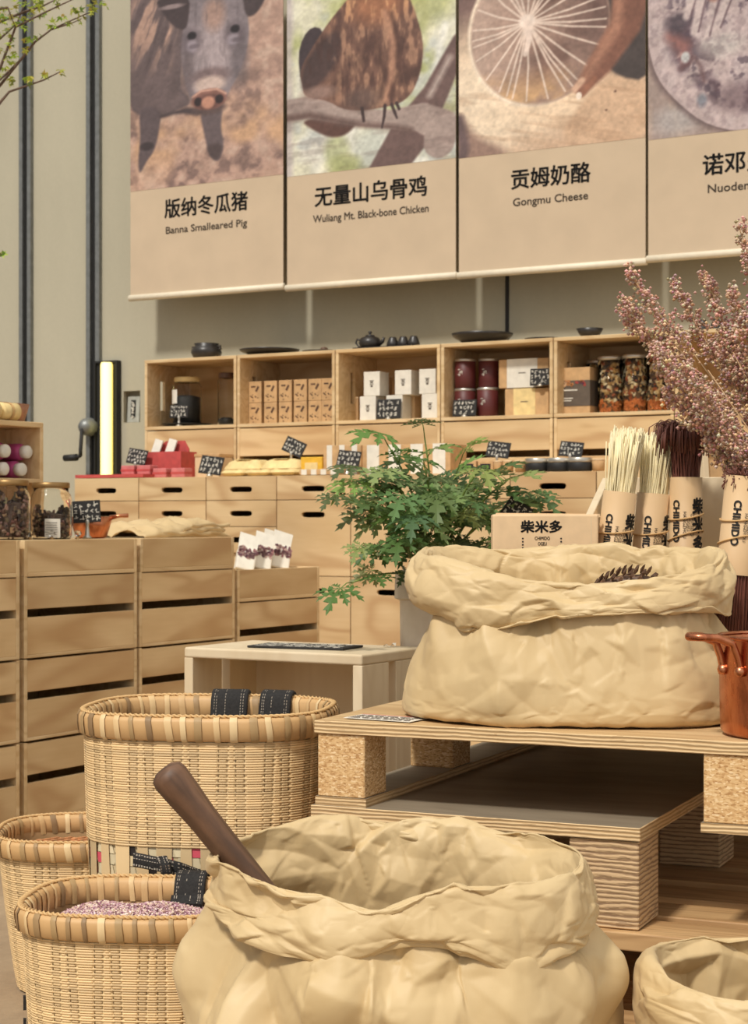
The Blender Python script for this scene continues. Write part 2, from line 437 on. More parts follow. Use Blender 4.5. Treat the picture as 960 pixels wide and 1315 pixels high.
ns = thing('niche_sign', 'small grey plate with dark upright characters leaning in the wall niche', 'sign', W((nx0+nx1)/2-.004, DW+.012, nz0+.001), (math.radians(-4), 0, RB))
c_ = MB(); q = (nx1-nx0)*.36; c_.box(-q, q, 0, .012, 0, (nz1-nz0)*.84); c_.build('plate', M['sign_grey'], ns, bevel=.002)
c_ = MB(); zz = (nz1-nz0)*.84
c_.box(-.012, .012, -.002, 0, zz*.2, zz*.85); c_.build('panel', M['black'], ns)
r = rng(4); c_ = MB()
for i in range(4):
    for k in range(3): c_.cbox((r.uniform(-.004, .004), -.003, zz*(.28+i*.15)+r.uniform(-.01, .01)), (.014, .002, .004), ry=r.choice((0, PI/2, .5)))
c_.build('lettering', M['chalk'], ns)

# ================================================================== banners
def vnoise(x, y, seed=0):
    xi = np.floor(x).astype(np.int64); yi = np.floor(y).astype(np.int64); xf = x-xi; yf = y-yi
    xf = xf*xf*(3-2*xf); yf = yf*yf*(3-2*yf)
    def hsh(a, b):
        n = (a*374761393+b*668265263+seed*982451653) & 0xffffffff
        n = ((n ^ (n >> 13))*1274126177) & 0xffffffff
        return ((n ^ (n >> 16)) & 0xffff)/65535.0
    return (hsh(xi, yi)*(1-xf)+hsh(xi+1, yi)*xf)*(1-yf)+(hsh(xi, yi+1)*(1-xf)+hsh(xi+1, yi+1)*xf)*yf
def fbm(x, y, s, seed=0, o=4):
    t = 0; a = .5; f = 1/s
    for i in range(o): t = t+a*vnoise(x*f+i*17, y*f-i*9, seed+i); a *= .5; f *= 2.03
    return t/(1-.5**o)
def sdist(x, y, pts):
    pts = [tuple(map(float, p)) for p in pts]; d = np.full(x.shape, 1e18); s = np.ones(x.shape); n = len(pts); j = n-1
    for i in range(n):
        ax, ay = pts[i]; bx, by = pts[j]; ex, ey = bx-ax, by-ay; wx, wy = x-ax, y-ay
        t = np.clip((wx*ex+wy*ey)/(ex*ex+ey*ey+1e-9), 0, 1); d = np.minimum(d, (wx-ex*t)**2+(wy-ey*t)**2)
        c1 = y >= ay; c2 = y < by; c3 = ex*wy > ey*wx
        s = np.where((c1 & c2 & c3) | (~c1 & ~c2 & ~c3), -s, s); j = i
    return s*np.sqrt(d)
def smooth_poly(pts, it=2):
    for _ in range(it):
        q = []
        for i in range(len(pts)):
            a, b = pts[i], pts[(i+1) % len(pts)]
            q += [(a[0]*.75+b[0]*.25, a[1]*.75+b[1]*.25), (a[0]*.25+b[0]*.75, a[1]*.25+b[1]*.75)]
        pts = q
    return pts
class Pic:
    def __init__(s, x, y, c): s.x, s.y = x, y; s.c = np.tile(np.array(c, float), (x.size, 1))
    def lay(s, a, c):
        a = np.clip(a, 0, 1)[:, None]; c = np.asarray(c, float); s.c = s.c*(1-a)+c*a
    def poly(s, pts, c, soft=8, op=1, it=2): s.lay(op*np.clip(.5-sdist(s.x, s.y, smooth_poly(pts, it))/soft, 0, 1), c)
    def ell(s, cx, cy, rx, ry, c, soft=.15, op=1):
        d = np.hypot((s.x-cx)/rx, (s.y-cy)/ry); s.lay(op*np.clip((1-d)/soft+.5, 0, 1), c)
    def line(s, pts, w, c, soft=5, op=1):
        d = np.full(s.x.shape, 1e9); ws = w if isinstance(w, (list, tuple)) else [w]*len(pts)
        for i in range(len(pts)-1):
            ax, ay = pts[i]; bx, by = pts[i+1]; ex, ey = bx-ax, by-ay
            t = np.clip(((s.x-ax)*ex+(s.y-ay)*ey)/(ex*ex+ey*ey+1e-9), 0, 1)
            d = np.minimum(d, np.hypot(s.x-ax-ex*t, s.y-ay-ey*t)-(ws[i]*(1-t)+ws[i+1]*t))
        s.lay(op*np.clip(.5-d/soft, 0, 1), c); return d
def pic_pig(x, y):
    p = Pic(x, y, (176, 142, 126)); X, Y = p.x, p.y
    n = fbm(X, Y, 60, 3, 5); n2 = fbm(X, Y, 240, 7, 3)
    p.lay(np.clip((n-.5)*5, 0, 1)*np.clip((Y-150)/500, .1, 1)*.8, (116, 92, 86))
    p.lay(np.clip((.46-n)*5, 0, 1)*.6, (200, 172, 154))
    p.lay(np.clip((n2-.5)*6, 0, 1)*np.clip((Y-560)/200, 0, 1)*np.clip((1050-Y)/200, .3, 1), (198, 156, 122))
    st = fbm(X*1.0+Y*.35, Y*.25, 38, 11, 3)
    p.poly([(20, -300), (420, -300), (400, 200), (330, 480), (430, 590), (330, 625), (235, 660), (110, 630), (30, 560)], (100, 84, 84), 14)
    body = np.clip(.5-sdist(X, Y, smooth_poly([(40, -200), (300, 0), (330, 300), (250, 520), (60, 500)]))/60, 0, 1)
    p.lay(body*np.clip((st-.5)*6, 0, 1)*np.clip((430-Y)/250, 0, 1), (172, 138, 122)); p.lay(body*np.clip((.45-st)*6, 0, 1)*.5, (76, 62, 64))
    p.poly([(100, 560), (240, 600), (222, 740), (195, 850), (150, 900), (105, 985), (95, 900), (112, 760)], (92, 78, 80), 14)
    p.ell(150, 815, 40, 26, (62, 52, 54), .5)
    p.poly([(455, 620), (600, 620), (580, 760), (605, 860), (575, 965), (520, 930), (490, 800)], (98, 84, 86), 14)
    p.poly([(500, 850), (600, 850), (570, 960), (510, 910)], (78, 64, 64), 20)
    p.poly([(225, 640), (430, 610), (470, 680), (350, 640), (230, 660)], (70, 58, 60), 20)
    p.poly([(395, -200), (700, -200), (735, 120), (748, 260), (700, 440), (640, 540), (590, 630), (450, 640), (400, 560), (370, 440), (350, 300), (370, 120)], (128, 116, 120), 12)
    p.ell(540, 330, 130, 200, (166, 150, 152), .9, .9); p.ell(690, 380, 50, 140, (98, 88, 92), .9, .7); p.ell(385, 420, 40, 160, (100, 86, 88), .9, .7)
    p.ell(545, 90, 60, 95, (172, 136, 120), .8, .8)
    fur = fbm(X*3, Y*.6, 60, 19, 3); hd = np.clip(.5-sdist(X, Y, [(395, 0), (700, 0), (740, 250), (600, 480), (450, 480), (360, 300)])/60, 0, 1)
    p.lay(hd*np.clip((fur-.52)*4, 0, 1)*.35, (90, 80, 84))
    p.poly([(200, -60), (410, -60), (395, 120), (370, 160), (300, 120), (235, 20)], (68, 56, 58), 14); p.ell(300, 5, 70, 14, (140, 122, 122), .6)
    p.poly([(705, -80), (870, -80), (840, 50), (775, 145), (715, 135)], (72, 60, 62), 14)
    for cx, k in ((412, -1), (660, 1)):
        p.ell(cx, 230, 58, 70, (96, 84, 90), .8, .8); p.ell(cx+4, 198, 26, 24, (40, 34, 38), .5); p.ell(cx-6*k, 258, 32, 34, (146, 134, 142), .7); p.ell(cx+14, 262, 30, 14, (84, 72, 78), .8, .6)
    p.ell(525, 450, 110, 50, (110, 90, 90), .6, .8); p.ell(520, 500, 88, 50, (192, 168, 158), .5)
    p.ell(515, 640, 95, 36, (92, 74, 72), .5); p.ell(515, 585, 102, 62, (132, 92, 82), .18); p.ell(515, 600, 84, 46, (108, 74, 68), .3)
    p.ell(452, 592, 22, 26, (50, 38, 40), .4); p.ell(574, 592, 24, 26, (50, 38, 40), .4); p.ell(510, 604, 38, 36, (188, 134, 112), .4); p.line([(420, 560), (470, 532), (560, 532), (612, 565)], 6, (196, 150, 132), 10)
    return p.c
def pic_hen(x, y):
    p = Pic(x, y, (212, 208, 182)); X, Y = p.x, p.y
    a = fbm(X, Y, 190, 5, 3); b = fbm(X, Y, 120, 31, 3)
    p.lay(np.clip((a-.5)*5, 0, 1), (176, 180, 120)); p.lay(np.clip((.45-a)*5, 0, 1)*.8, (226, 224, 214)); p.lay(np.clip((b-.55)*6, 0, 1)*.7, (186, 190, 186))
    p.lay(np.clip((70-X)/30, 0, 1)*.8, (186, 174, 172))
    p.ell(800, 60, 150, 120, (170, 172, 104), .9, .7); p.ell(480, 820, 90, 120, (188, 192, 180), .7, .8); p.ell(300, 800, 70, 80, (166, 172, 122), .6, .7); p.ell(340, 880, 90, 50, (160, 164, 110), .6, .8)
    p.line([(880, 200), (800, 600)], 14, (232, 230, 222), 30, .7)
    d = p.line([(960, 300), (830, 560), (700, 760), (560, 960)], [46, 70, 110, 90], (108, 84, 80), 14)
    p.line([(905, 380), (800, 570)], 14, (176, 158, 150), 30)
    p.poly([(95, 610), (300, 610), (420, 660), (360, 725), (270, 735), (160, 670)], (96, 66, 58), 16)
    p.line([(-20, 548), (150, 545), (290, 590), (430, 640), (600, 670), (760, 680), (860, 740), (850, 830)], [62, 62, 56, 46, 52, 76, 88, 80], (164, 144, 136), 12)
    p.line([(-20, 592), (150, 590), (300, 640), (430, 680), (600, 712), (700, 742)], [20, 20, 18, 14, 14, 14], (110, 86, 80), 30)
    p.lay(np.clip((fbm(X*.4, Y*2, 70, 41, 3)-.55)*5, 0, 1)*.25*(Y > 500), (90, 70, 66))
    p.poly([(85, 250), (110, 150), (165, 95), (225, 120), (240, 240), (150, 420), (100, 400)], (66, 54, 58), 8, 1, 1)
    p.poly([(400, -60), (660, -60), (730, 120), (768, 270), (762, 400), (720, 530), (655, 590), (560, 600), (440, 605), (330, 580), (250, 520), (120, 485), (110, 420), (90, 330), (180, 190), (270, 70)], (112, 80, 68), 8)
    hen = np.clip(.5-sdist(X, Y, smooth_poly([(400, -60), (660, -60), (730, 120), (768, 270), (762, 400), (720, 530), (655, 590), (440, 605), (250, 520), (120, 485), (90, 330), (270, 70)]))/20, 0, 1)
    st = fbm(X*1.0, Y*.3, 26, 53, 3)
    p.poly([(110, 480), (100, 330), (190, 200), (320, 120), (330, 260), (250, 400)], (74, 56, 54), 30)
    p.lay(hen*np.clip((st-.52)*7, 0, 1)*np.clip((X-230)/120, 0, 1)*.75, (172, 130, 104)); p.lay(hen*np.clip((.46-st)*7, 0, 1)*.6, (74, 50, 46))
    p.ell(520, 20, 140, 110, (186, 122, 84), .9, .7); p.lay(hen*np.clip((st-.5)*8, 0, 1)*np.clip((160-Y)/150, 0, 1), (204, 150, 108))
    p.line([(560, 80), (610, 250), (600, 420), (570, 560)], [16, 20, 16, 10], (190, 140, 112), 22, .7); p.line([(600, 90), (640, 300), (640, 420), (590, 540)], 10, (84, 56, 48), 22, .7)
    p.line([(520, 240), (560, 420), (540, 540)], 12, (84, 58, 50), 26, .8); p.ell(440, 540, 90, 60, (98, 78, 72), .9, .7); p.ell(200, 470, 90, 36, (146, 118, 108), .8, .8)
    for q in ([(565, 590), (560, 650), (548, 710)], [(600, 590), (618, 640), (628, 668)], [(625, 585), (640, 620)], [(440, 590), (450, 660)]): p.line(q, [9, 8, 5][:len(q)], (66, 50, 50), 6)
    return p.c
def pic_cheese(x, y):
    p = Pic(x, y, (196, 164, 136)); X, Y = p.x, p.y
    p.lay(np.clip((260-Y)/260, 0, 1), (120, 94, 88)); p.ell(150, 480, 330, 330, (236, 214, 186), 1.0, .95); p.ell(560, 560, 330, 90, (232, 204, 172), 1.0, .8)
    p.poly([(780, 420), (1000, 500), (1000, 780), (500, 760), (640, 540)], (206, 170, 138), 30); p.lay((Y > 430)*np.clip((fbm(X*.15, Y*1.2+X*-.3, 30, 3, 3)-.5)*5, 0, 1)*.3, (168, 130, 100))
    p.poly([(690, -80), (1000, -80), (1000, 500), (760, 430), (700, 200)], (72, 62, 60), 16)
    p.poly([(0, 520), (60, 580), (110, 660), (300, 760), (120, 860), (-30, 860)], (150, 120, 106), 50); p.line([(20, 560), (50, 700), (30, 800)], 26, (104, 84, 84), 30)
    d = np.hypot((X-425)/350, (Y-150)/385)
    p.ell(425, 150, 352, 388, (152, 122, 108), .03)
    cm = np.clip((1-d)*30, 0, 1); n = fbm(X, Y, 90, 13, 4)
    p.lay(cm*np.clip((n-.5)*5, 0, 1)*.7, (112, 82, 72)); p.lay(cm*np.clip((430-X)/300, 0, 1)*.75, (196, 168, 152)); p.lay(cm*np.clip((X-480)/220, 0, 1)*np.clip((430-Y)/200, 0, 1)*.6, (92, 66, 62))
    p.lay(cm*np.clip((Y-330)/150, 0, 1)*.8*np.clip((n-.3)*3, 0, 1), (212, 168, 118)); p.lay(np.clip(1-abs(d-1)*22, 0, 1)*np.clip((600-X)/300, 0, 1), (240, 220, 196))
    for i in range(30):
        a = 2*PI*i/30+.1*math.sin(i*5); e = (425+345*math.cos(a)*.96, 150+378*math.sin(a)*.96); m = (370+.55*(e[0]-370)+8*math.sin(i), 110+.55*(e[1]-110)+8)
        p.line([(370, 110), m, e], [5, 5, 4], (228, 206, 190), 6, .85)
    p.ell(370, 105, 40, 34, (232, 212, 198), .4); p.line([(372, 120), (378, 200), (360, 270)], [20, 16, 12], (222, 200, 186), 10)
    p.line([(900, -80), (850, 200), (730, 370), (640, 480)], [110, 74, 62, 34], (128, 84, 68), 22); p.line([(820, 60), (800, 200), (700, 360), (640, 450)], [18, 30, 26, 20], (172, 122, 98), 40, .8)
    p.line([(640, 440), (605, 480)], 16, (206, 164, 138), 12); p.line([(700, 440), (640, 510)], 14, (150, 98, 76), 14); p.ell(625, 515, 14, 18, (236, 218, 200), .4)
    p.ell(800, 516, 7, 7, (120, 90, 74), .4); p.ell(757, 603, 6, 6, (120, 90, 74), .4)
    return p.c
def pic_ham(x, y):
    p = Pic(x, y, (160, 140, 132)); X, Y = p.x, p.y
    p.lay(np.clip((fbm(X*2, Y*.4, 150, 3, 3)-.45)*4, 0, 1)*.6, (186, 160, 142)); p.ell(330, 1100, 200, 130, (176, 172, 172), .9, .6)
    ham = [(40, -300), (60, 200), (80, 430), (150, 690), (330, 930), (640, 1200), (1100, 1300), (1800, 1100), (1800, -300)]
    dd = sdist(X, Y, smooth_poly(ham)); p.lay(np.clip(.5-(dd-30)/70, 0, 1), (104, 84, 84)); p.lay(np.clip(.5-dd/10, 0, 1), (184, 164, 162))
    ins = np.clip(-dd/40, 0, 1); n = fbm(X, Y, 130, 23, 5); n2 = fbm(X, Y, 300, 9, 4)
    deep = np.clip((-dd-140)/100, 0, 1)
    p.lay(ins*np.clip((n-.42)*3, 0, 1)*.4, (198, 184, 186)); p.lay(deep*np.clip((n2-.47)*9, 0, 1)*np.clip((n-.38)*6, 0, 1), (88, 68, 76)); p.lay(deep*np.clip((fbm(X, Y, 70, 77, 3)-.58)*9, 0, 1)*.7, (84, 68, 80))
    p.ell(740, 480, 200, 110, (192, 182, 176), .8, .8)
    p.line([(270, 340), (400, 440), (420, 560)], [40, 60, 40], (160, 104, 94), 90, .7); p.line([(380, 640), (500, 560), (560, 640), (590, 780)], [26, 20, 16, 20], (98, 70, 72), 40, .8); p.ell(360, 220, 110, 80, (78, 68, 76), .9, .8); p.ell(420, 545, 40, 50, (186, 186, 184), .5)
    for q in ([(480, 0), (430, 180)], [(570, 0), (500, 330)], [(700, 0), (600, 380)], [(820, 0), (700, 320)]): p.line(q, [40, 34], (196, 178, 174), 30, .9); p.line([(q[0][0]+50, q[0][1]), (q[1][0]+40, q[1][1])], 9, (96, 74, 80), 14, .8)
    p.ell(680, 20, 60, 60, (156, 96, 76), .7, .8); p.ell(850, 20, 60, 50, (150, 92, 74), .7, .8); p.ell(570, 950, 44, 60, (112, 118, 130), .8, .8)
    p.ell(900, 950, 200, 130, (96, 74, 80), .9, .6); p.lay(ins*np.clip((fbm(X, Y, 45, 5, 3)-.5)*6, 0, 1)*.3, (120, 100, 106))
    return p.c
PIC_GAIN = 1.0
def banner(px0, px1, pyb0, pyb1, pyp, pic, cx0, cx1, cyb, scale, cn, en, cn_y, en_y, cnw, enw, label, centre=None):
    s0, s1 = s_at(px0, DB), s_at(px1, DB); w = s1-s0; mid = (px0+px1)/2 if centre is None else centre
    zb = (z_at(px0, pyb0, DB)+z_at(px1, pyb1, DB))/2 if px1 < 990 else z_at(px0, pyb0, DB)
    zp = z_at((px0+px1)/2, pyp, DB) if px1 < 990 else z_at(px0, pyp, DB)
    b = thing('hanging_banner', label, 'banner', W((s0+s1)/2, DB, zb), RB, 'product banners on the back wall')
    top = 3.0-zb
    nx = 24; nz = 40
    A = np.zeros((2*nz, nx, 3))
    for i in range(nz):                                  # cloth with a faint ripple, front then back
        z = top*i/(nz-1)
        for j in range(nx):
            u = j/(nx-1); rip = 0.0
            A[i, j] = ((u-.5)*w, rip, z); A[2*nz-1-i, j] = ((u-.5)*w, rip+.0025, z)
    c = MB(); c.grid(A); c.build('cloth', M['fabric'], b, True)
    rr = MB(); rr.M = Matrix.Rotation(PI/2, 4, 'Y'); rr.lathe([(.011, -w/2-.005), (.013, -w/2-.004), (.013, w/2+.004), (.011, w/2+.005)], 14); rr.build('bottom_rail', M['rail'], b, True)
    # printed picture: a woven print with one colour per stitch
    z0 = zp-zb; nu, nv = 200, 280; hgt = min(top-z0, 1.05)
    U, V = np.meshgrid(np.linspace(0, 1, nu), np.linspace(0, 1, nv)); zz = z0+V*hgt
    Ymid = -SA*(s0+s1)/2+CA*DB; K = F/Ymid*scale
    col = pic(cx0+U.ravel()*(cx1-cx0), cyb-(V.ravel()*hgt)*K)
    gx, gy = cx0+U.ravel()*(cx1-cx0), cyb-(V.ravel()*hgt)*K; s_ = scale
    col = col*(1+.20*(fbm(gx, gy, 16*s_/4, 61, 3)-.5)+.18*(fbm(gx, gy, 70*s_/4, 62, 3)-.5))[:, None]; mean = col.mean(1, keepdims=True); col = mean+(col-mean)*.92
    g = np.clip(col, 0, 255)/255; g = np.where(g <= .04045, g/12.92, ((g+.055)/1.055)**2.4)*PIC_GAIN
    rip = 0*U
    A = np.stack([(U-.5)*w, rip-.0008, zz], -1)
    m = MB(); m.grid(A, flip=False); o = m.build('printed_picture', M['attr'], b, True)
    at = o.data.attributes.get('Col') or o.data.attributes.new('Col', 'FLOAT_COLOR', 'POINT')
    at.data.foreach_set('color', np.hstack([np.clip(g, 0, 1), np.ones((len(g), 1))]).ravel())
    sc = (s_at(mid, DB))-(s0+s1)/2
    def fit(a, b2): return s_at(b2, DB)-s_at(a, DB)
    t = text('chinese_lettering', cn, .1, M['ink'], b, (sc, -.0009, z_at(mid, cn_y, DB)-zb), off=.0019, width=fit(*cnw)); 
    hs = fit(*cnw)/(len(cn)*.1*1.0)
    t.scale = (1, (fit(*cnw)/len(cn)/.1)*1.0, 1)
    if en:
        t = text('english_lettering', en, .04, M['grey_ink'], b, (s_at((enw[0]+enw[1])/2, DB)-(s0+s1)/2, -.0009, z_at((enw[0]+enw[1])/2, en_y, DB)-zb), off=.0007, width=fit(*enw))
    return b
banner(167.5, 363.5, 383, 368, 235, pic_pig, 50, 932, 1075, 4.571, '版纳冬瓜猪', 'Banna Smalleared Pig', 265, 291.5, (211, 317), (212, 316), 'hanging banner printed with a dark pig in mud', 264)
banner(368.5, 585, 369, 355, 215, pic_hen, 22, 935, 920, 4.267, '无量山乌骨鸡', 'Wuliang Mt. Black-bone Chicken', 248, 275, (403, 546), (401, 549), 'hanging banner printed with a brown hen on a branch', 475)
banner(589, 828.5, 354, 336, 190, pic_cheese, 20, 942, 760, 3.918, '贡姆奶酪', 'Gongmu Cheese', 228, 256, (655, 756), (658, 754), 'hanging banner printed with a string-bound cheese and a hand', 706)
s4 = s_at(832, DB); p1 = PX0+F*((CA*(s4+.74)+SA*DB)/(-SA*(s4+.74)+CA*DB))
banner(832, p1, 333, 312, 180, pic_ham, 75, 75+(p1-832)*6.857, 1250, 6.857, '诺邓火腿', 'Nuodeng Ham', 209, 238.5, (901, 1014), (908, 1006), 'rightmost hanging banner printed with a mottled pale ham', 958)
# ================================================================== back counter of hand-hole crates
CT = z_at(440, 609, DC)                                   # counter top
Z1, Z2, Z3 = CT-.085, CT-.085-.261, CT-.085-.522
CP, CS0 = .298, -4.286
def hole_crate(name, w, h, dp, label, loc, hole_z):
    t = thing(name, label, 'crate', loc, RB, 'hand hole crates of the back counter')
    b = MB(); b.box(-w/2, -w/2+.01, .012, dp, 0, h); b.box(w/2-.01, w/2, .012, dp, 0, h); b.box(-w/2+.01, w/2-.01, dp-.01, dp, 0, h); b.box(-w/2+.01, w/2-.01, .012, dp-.01, 0, .01)
    if h > .15: b.box(-w/2+.01, w/2-.01, .012, dp-.01, h-.01, h)
    else: b.box(-w/2+.01, w/2-.01, .012, dp-.01, h*.86, h)
    b.build('body', M['pine'], t)
    f = MB(); f.slotted(-w/2, w/2, 0, h, 0, .012, 0, hole_z, .094, .019); f.build('front_panel', M['pine_front'], t, bevel=.0012, seg=1)
    return t
protoA = protoT = protoB = None
for i in range(9):
    x = CS0+CP*(i+.5)
    rows = [('tray', Z1, .083)]
    if i < 3: rows += [('small', Z1-.0925, .0905), ('small', Z1-.185, .0905)]
    else: rows += [('tall', Z2, .259), ('tall', Z3, .259)]
    rowname = ['top row', 'second row', 'third row']
    for r, (k, z, h) in enumerate(rows):
        kind = {'tray': 'shallow tray crate', 'small': 'narrow drawer crate', 'tall': 'tall hand hole crate'}[k]
        lab = '%s, %s, %s column of the back counter' % (kind, rowname[r], ORD[i].replace(' from left', ''))
        loc = W(x, DC, z)
        if k == 'tray':
            if protoA is None: protoA = hole_crate('tray_crate', CP-.003, h, .46, lab, loc, h*.45)
            else: dup(protoA, loc, RB, lab)
        elif k == 'small':
            if protoB is None: protoB = hole_crate('drawer_crate', CP-.003, h, .46, lab, loc, h*.5)
            else: dup(protoB, loc, RB, lab)
        else:
            if protoT is None: protoT = hole_crate('tall_crate', CP-.003, h, .46, lab, loc, h-.05)
            else: dup(protoT, loc, RB, lab)
bs = MB(); bs.box(CS0, CS0+CP*9, .012, .45, 0, Z3-.001); bs.box(CS0, CS0+CP*3, .012, .45, Z3+.0, Z1-.1865)
for i in range(9): bs.box(CS0+CP*i+.01, CS0+CP*i+.05, 0, .012, 0, Z3-.001)
tag(bs.build('counter_plinth', M['pine'], loc=W(0, DC, 0), rot=RB), 'pine plinth carrying the hand hole crates of the back counter', 'plinth')
SH0 = DC+.465
bk = MB(); bk.box(CS0+.03, CS0+CP*9.5, 0, DW-.012-SH0, 0, CT-.001); bk.box(CS0+.03, CS0+CP*9.5, -.003, 0, CT-.08, CT-.001)
tag(bk.build('shelf_base', M['pine'], loc=W(0, SH0, 0), rot=RB), 'long pine base under the slotted crates along the back wall', 'base')

# ------------------------------------------------------------------ slotted crates and open cubbies above
PIT, SQ0 = .442, -4.336
ZC = z_at(432, 545, DS); ZT = z_at(432, 449, DS)
def slot_crate(name, w, h, dp, label, loc, rot, group, s0=.415, s1=.51, gapmat='pine_front'):
    t = thing(name, label, 'crate', loc, rot, group)
    b = MB(); b.box(-w/2, -w/2+.012, 0, dp, 0, h); b.box(w/2-.012, w/2, 0, dp, 0, h); b.box(-w/2+.012, w/2-.012, dp-.01, dp, 0, h); b.box(-w/2+.012, w/2-.012, .0, dp-.01, 0, .008)
    b.build('body', M['pine'], t, bevel=.0012, seg=1)
    for z0, z1 in ((.008, h*(1-s1)), (h*(1-s0), h-.003)):
        f = MB(); f.box(-w/2+.012, w/2-.012, .001, .013, z0, z1); f.build('front_board', M['pine_front'], t, bevel=.0012, seg=1)
    return t
def cubby(w, h, dp, label, loc):
    t = thing('open_cubby', label, 'cubby', loc, RB, 'open cubbies on the back wall'); k = .013
    b = MB(); b.box(-w/2, w/2, 0, dp, 0, k); b.box(-w/2, w/2, 0, dp, h-k, h); b.box(w/2-k, w/2, 0, dp, k, h-k)
    hy0, hy1, hz0, hz1 = dp*.30, dp*.40, h*.3, h*.72           # hand hole on the left side
    b.box(-w/2, -w/2+k, 0, hy0, k, h-k); b.box(-w/2, -w/2+k, hy1, dp, k, h-k); b.box(-w/2, -w/2+k, hy0, hy1, k, hz0); b.box(-w/2, -w/2+k, hy0, hy1, hz1, h-k)
    b.build('box_shell', M['pine'], t, bevel=.0015, seg=1)
    b = MB(); b.box(-w/2+k, w/2-k, dp-.01, dp, k, h-k); b.build('back_panel', M['pine_front'], t)
    return t
slat = None
c0 = s0_ = None
for i in range(6):
    x = SQ0+PIT*(i+.5); side = 'behind the dried flowers' if i == 5 else ORD[i]
    lab = 'slotted pine crate under the open cubbies, %s' % side
    if i == 0: s0_ = slot_crate('slotted_crate', PIT-.004, ZC-CT-.002, .30, lab, W(x, DS, CT), RB, 'slotted crates under the cubbies', .55, .67)
    else: dup(s0_, W(x, DS, CT), RB, lab)
    lab = 'open pine cubby on the back wall, %s' % side
    if i == 0: c0 = cubby(PIT-.003, ZT-ZC, .295, lab, W(x, DS, ZC))
    else: dup(c0, W(x, DS, ZC), RB, lab)
    if i in (0, 2, 4):
        where = ORD[i]
        for j, (xa, ya, xb, yb) in enumerate({0: ((203, 463, 218, 508), (221, 463, 230, 495)), 2: ((449, 450, 459, 490), (464, 450, 469, 480)), 4: ((729, 437, 735, 472), (744, 437, 748, 470))}[i]):
            dd = DS+.27; zt_, zb_ = ZT-.018, ZC+.02; sa, sb = s_at(xa, dd), s_at(xb, dd); za, zb2 = z_at(xa, ya, dd), z_at(xb, yb, dd)
            g_ = (sb-sa)/(zb2-za); st, sz = sa+g_*(zt_-za), sa+g_*(zb_-za)
            a = MB(); a.tube([(sz-x, .262, zb_-ZC), (st-x, .272, zt_-ZC)], .0065, 4)  # thin pale bar sloping across the back of the cubby
            o = a.build('slanting_bar', M['ply_pale'], loc=W(x, DS, ZC), rot=RB)
            tag(o, 'thin pale stick leaning inside the %s cubby, %s of two' % (where, ('left', 'right')[j]), 'bar', 'bars slanting in the cubbies')

def sbox(name, label, cat, px0, px1, pytop, d, dep, zb, mat, group=None, extra=None, bevel=.002, rot=0, mats=None):
    """a box seen between two columns of the photograph, standing at height zb"""
    a, b = s_at(px0, d), s_at(px1, d); h = z_at((px0+px1)/2, pytop, d)-zb
    t = thing(name, label, cat, W((a+b)/2, d, zb+.0005), RB+rot, group); w = b-a
    m = MB(); m.box(-w/2, w/2, 0, dep, 0, h); m.build('body', mat, t, bevel=bevel)
    if extra: extra(t, w, h, dep)
    return t
def scribble(mb, x0, x1, z0, z1, y, rows, r, thick=.0011):
    rh = (z1-z0)/rows
    for i in range(rows):
        z = z1-rh*(i+.5); x = x0
        while x < x1-rh*.4:
            cw = rh*r.uniform(.5, .75)
            for k in range(r.randint(3, 5)):
                mb.cbox((x+cw*r.uniform(.2, .8), y, z+rh*r.uniform(-.28, .28)), (cw*r.uniform(.5, .9), .0006, max(thick, rh*.1)), ry=r.choice((0, 0, PI/2, PI/2, .6, -.6)))
            x += cw+rh*.18
            if r.random() < .1: x += rh*.5
def chalk_sign(label, loc, rot, w, h, seed, tilt=.25, roll=0.0, stand=.03, rows=3, group='chalk price signs'):
    t = thing('price_sign', label, 'sign', loc, rot, group); r = rng(seed)
    m4 = Matrix.Translation((0, 0, stand)) @ Matrix.Rotation(roll, 4, 'Y') @ Matrix.Rotation(-tilt, 4, 'X')
    b = MB(); b.M = m4; b.box(-w/2, w/2, 0, .004, 0, h); b.build('board', M['slate'], t, bevel=.0008, seg=1)
    b = MB(); b.M = m4; scribble(b, -w*.44, w*.44, h*.08, h*.94, -.0008, rows, r); b.build('chalk_writing', M['chalk'], t)
    b = MB(); b.lathe([(.011, 0), (.012, .004), (.007, .008), (.004, max(.012, stand-.006)), (.007, stand+.004), (.003, stand+.01)], 12, (0, .004)); b.build('sign_clip', M['tin'], t, True)
    return t
def sign_at(label, px, pyc, d, wpx, hpx, zb, seed, **kw):
    Y = -SA*s_at(px, d)+CA*d; h = hpx*Y/F; w = wpx*Y/F/.86
    st = max(.004, z_at(px, pyc, d)-h/2-zb)
    return chalk_sign(label, W(s_at(px, d), d, zb+.0005), RB, w, h, seed, stand=st, **kw)

# ------------------------------------------------------------------ on top of the cubbies
TZ = ZT+.0005; DT = DS+.13
def turned(name, label, cat, px, d, zb, prof, mat, n=28, group=None, scale=1, part=None):
    t = thing(name, label, cat, W(s_at(px, d), d, zb), RB, group)
    m = MB(); m.lathe([(r*scale, z*scale) for r, z in prof], n); m.build(part or 'vessel', mat, t, True)
    return t
BOWL = lambda R, H_, t=.006: [(R*.45, 0), (R*.5, .004), (R*.8, H_*.5), (R, H_), (R-t, H_), (R*.76, H_*.52), (R*.4, .01), (.001, .009)]
PLATE = lambda R, H_: [(R*.5, 0), (R*.55, .003), (R*.96, H_*.75), (R, H_), (R-.006, H_), (R*.9, H_*.62), (R*.5, .008), (.001, .008)]
t = turned('lidded_pot', 'squat black ceramic pot on top of the leftmost cubby', 'pot', 265, DT, TZ, [(.03, 0), (.05, .006), (.062, .03), (.055, .05), (.045, .056), (.05, .066), (.045, .066), (.04, .056), (.001, .05)], M['ceramic'])
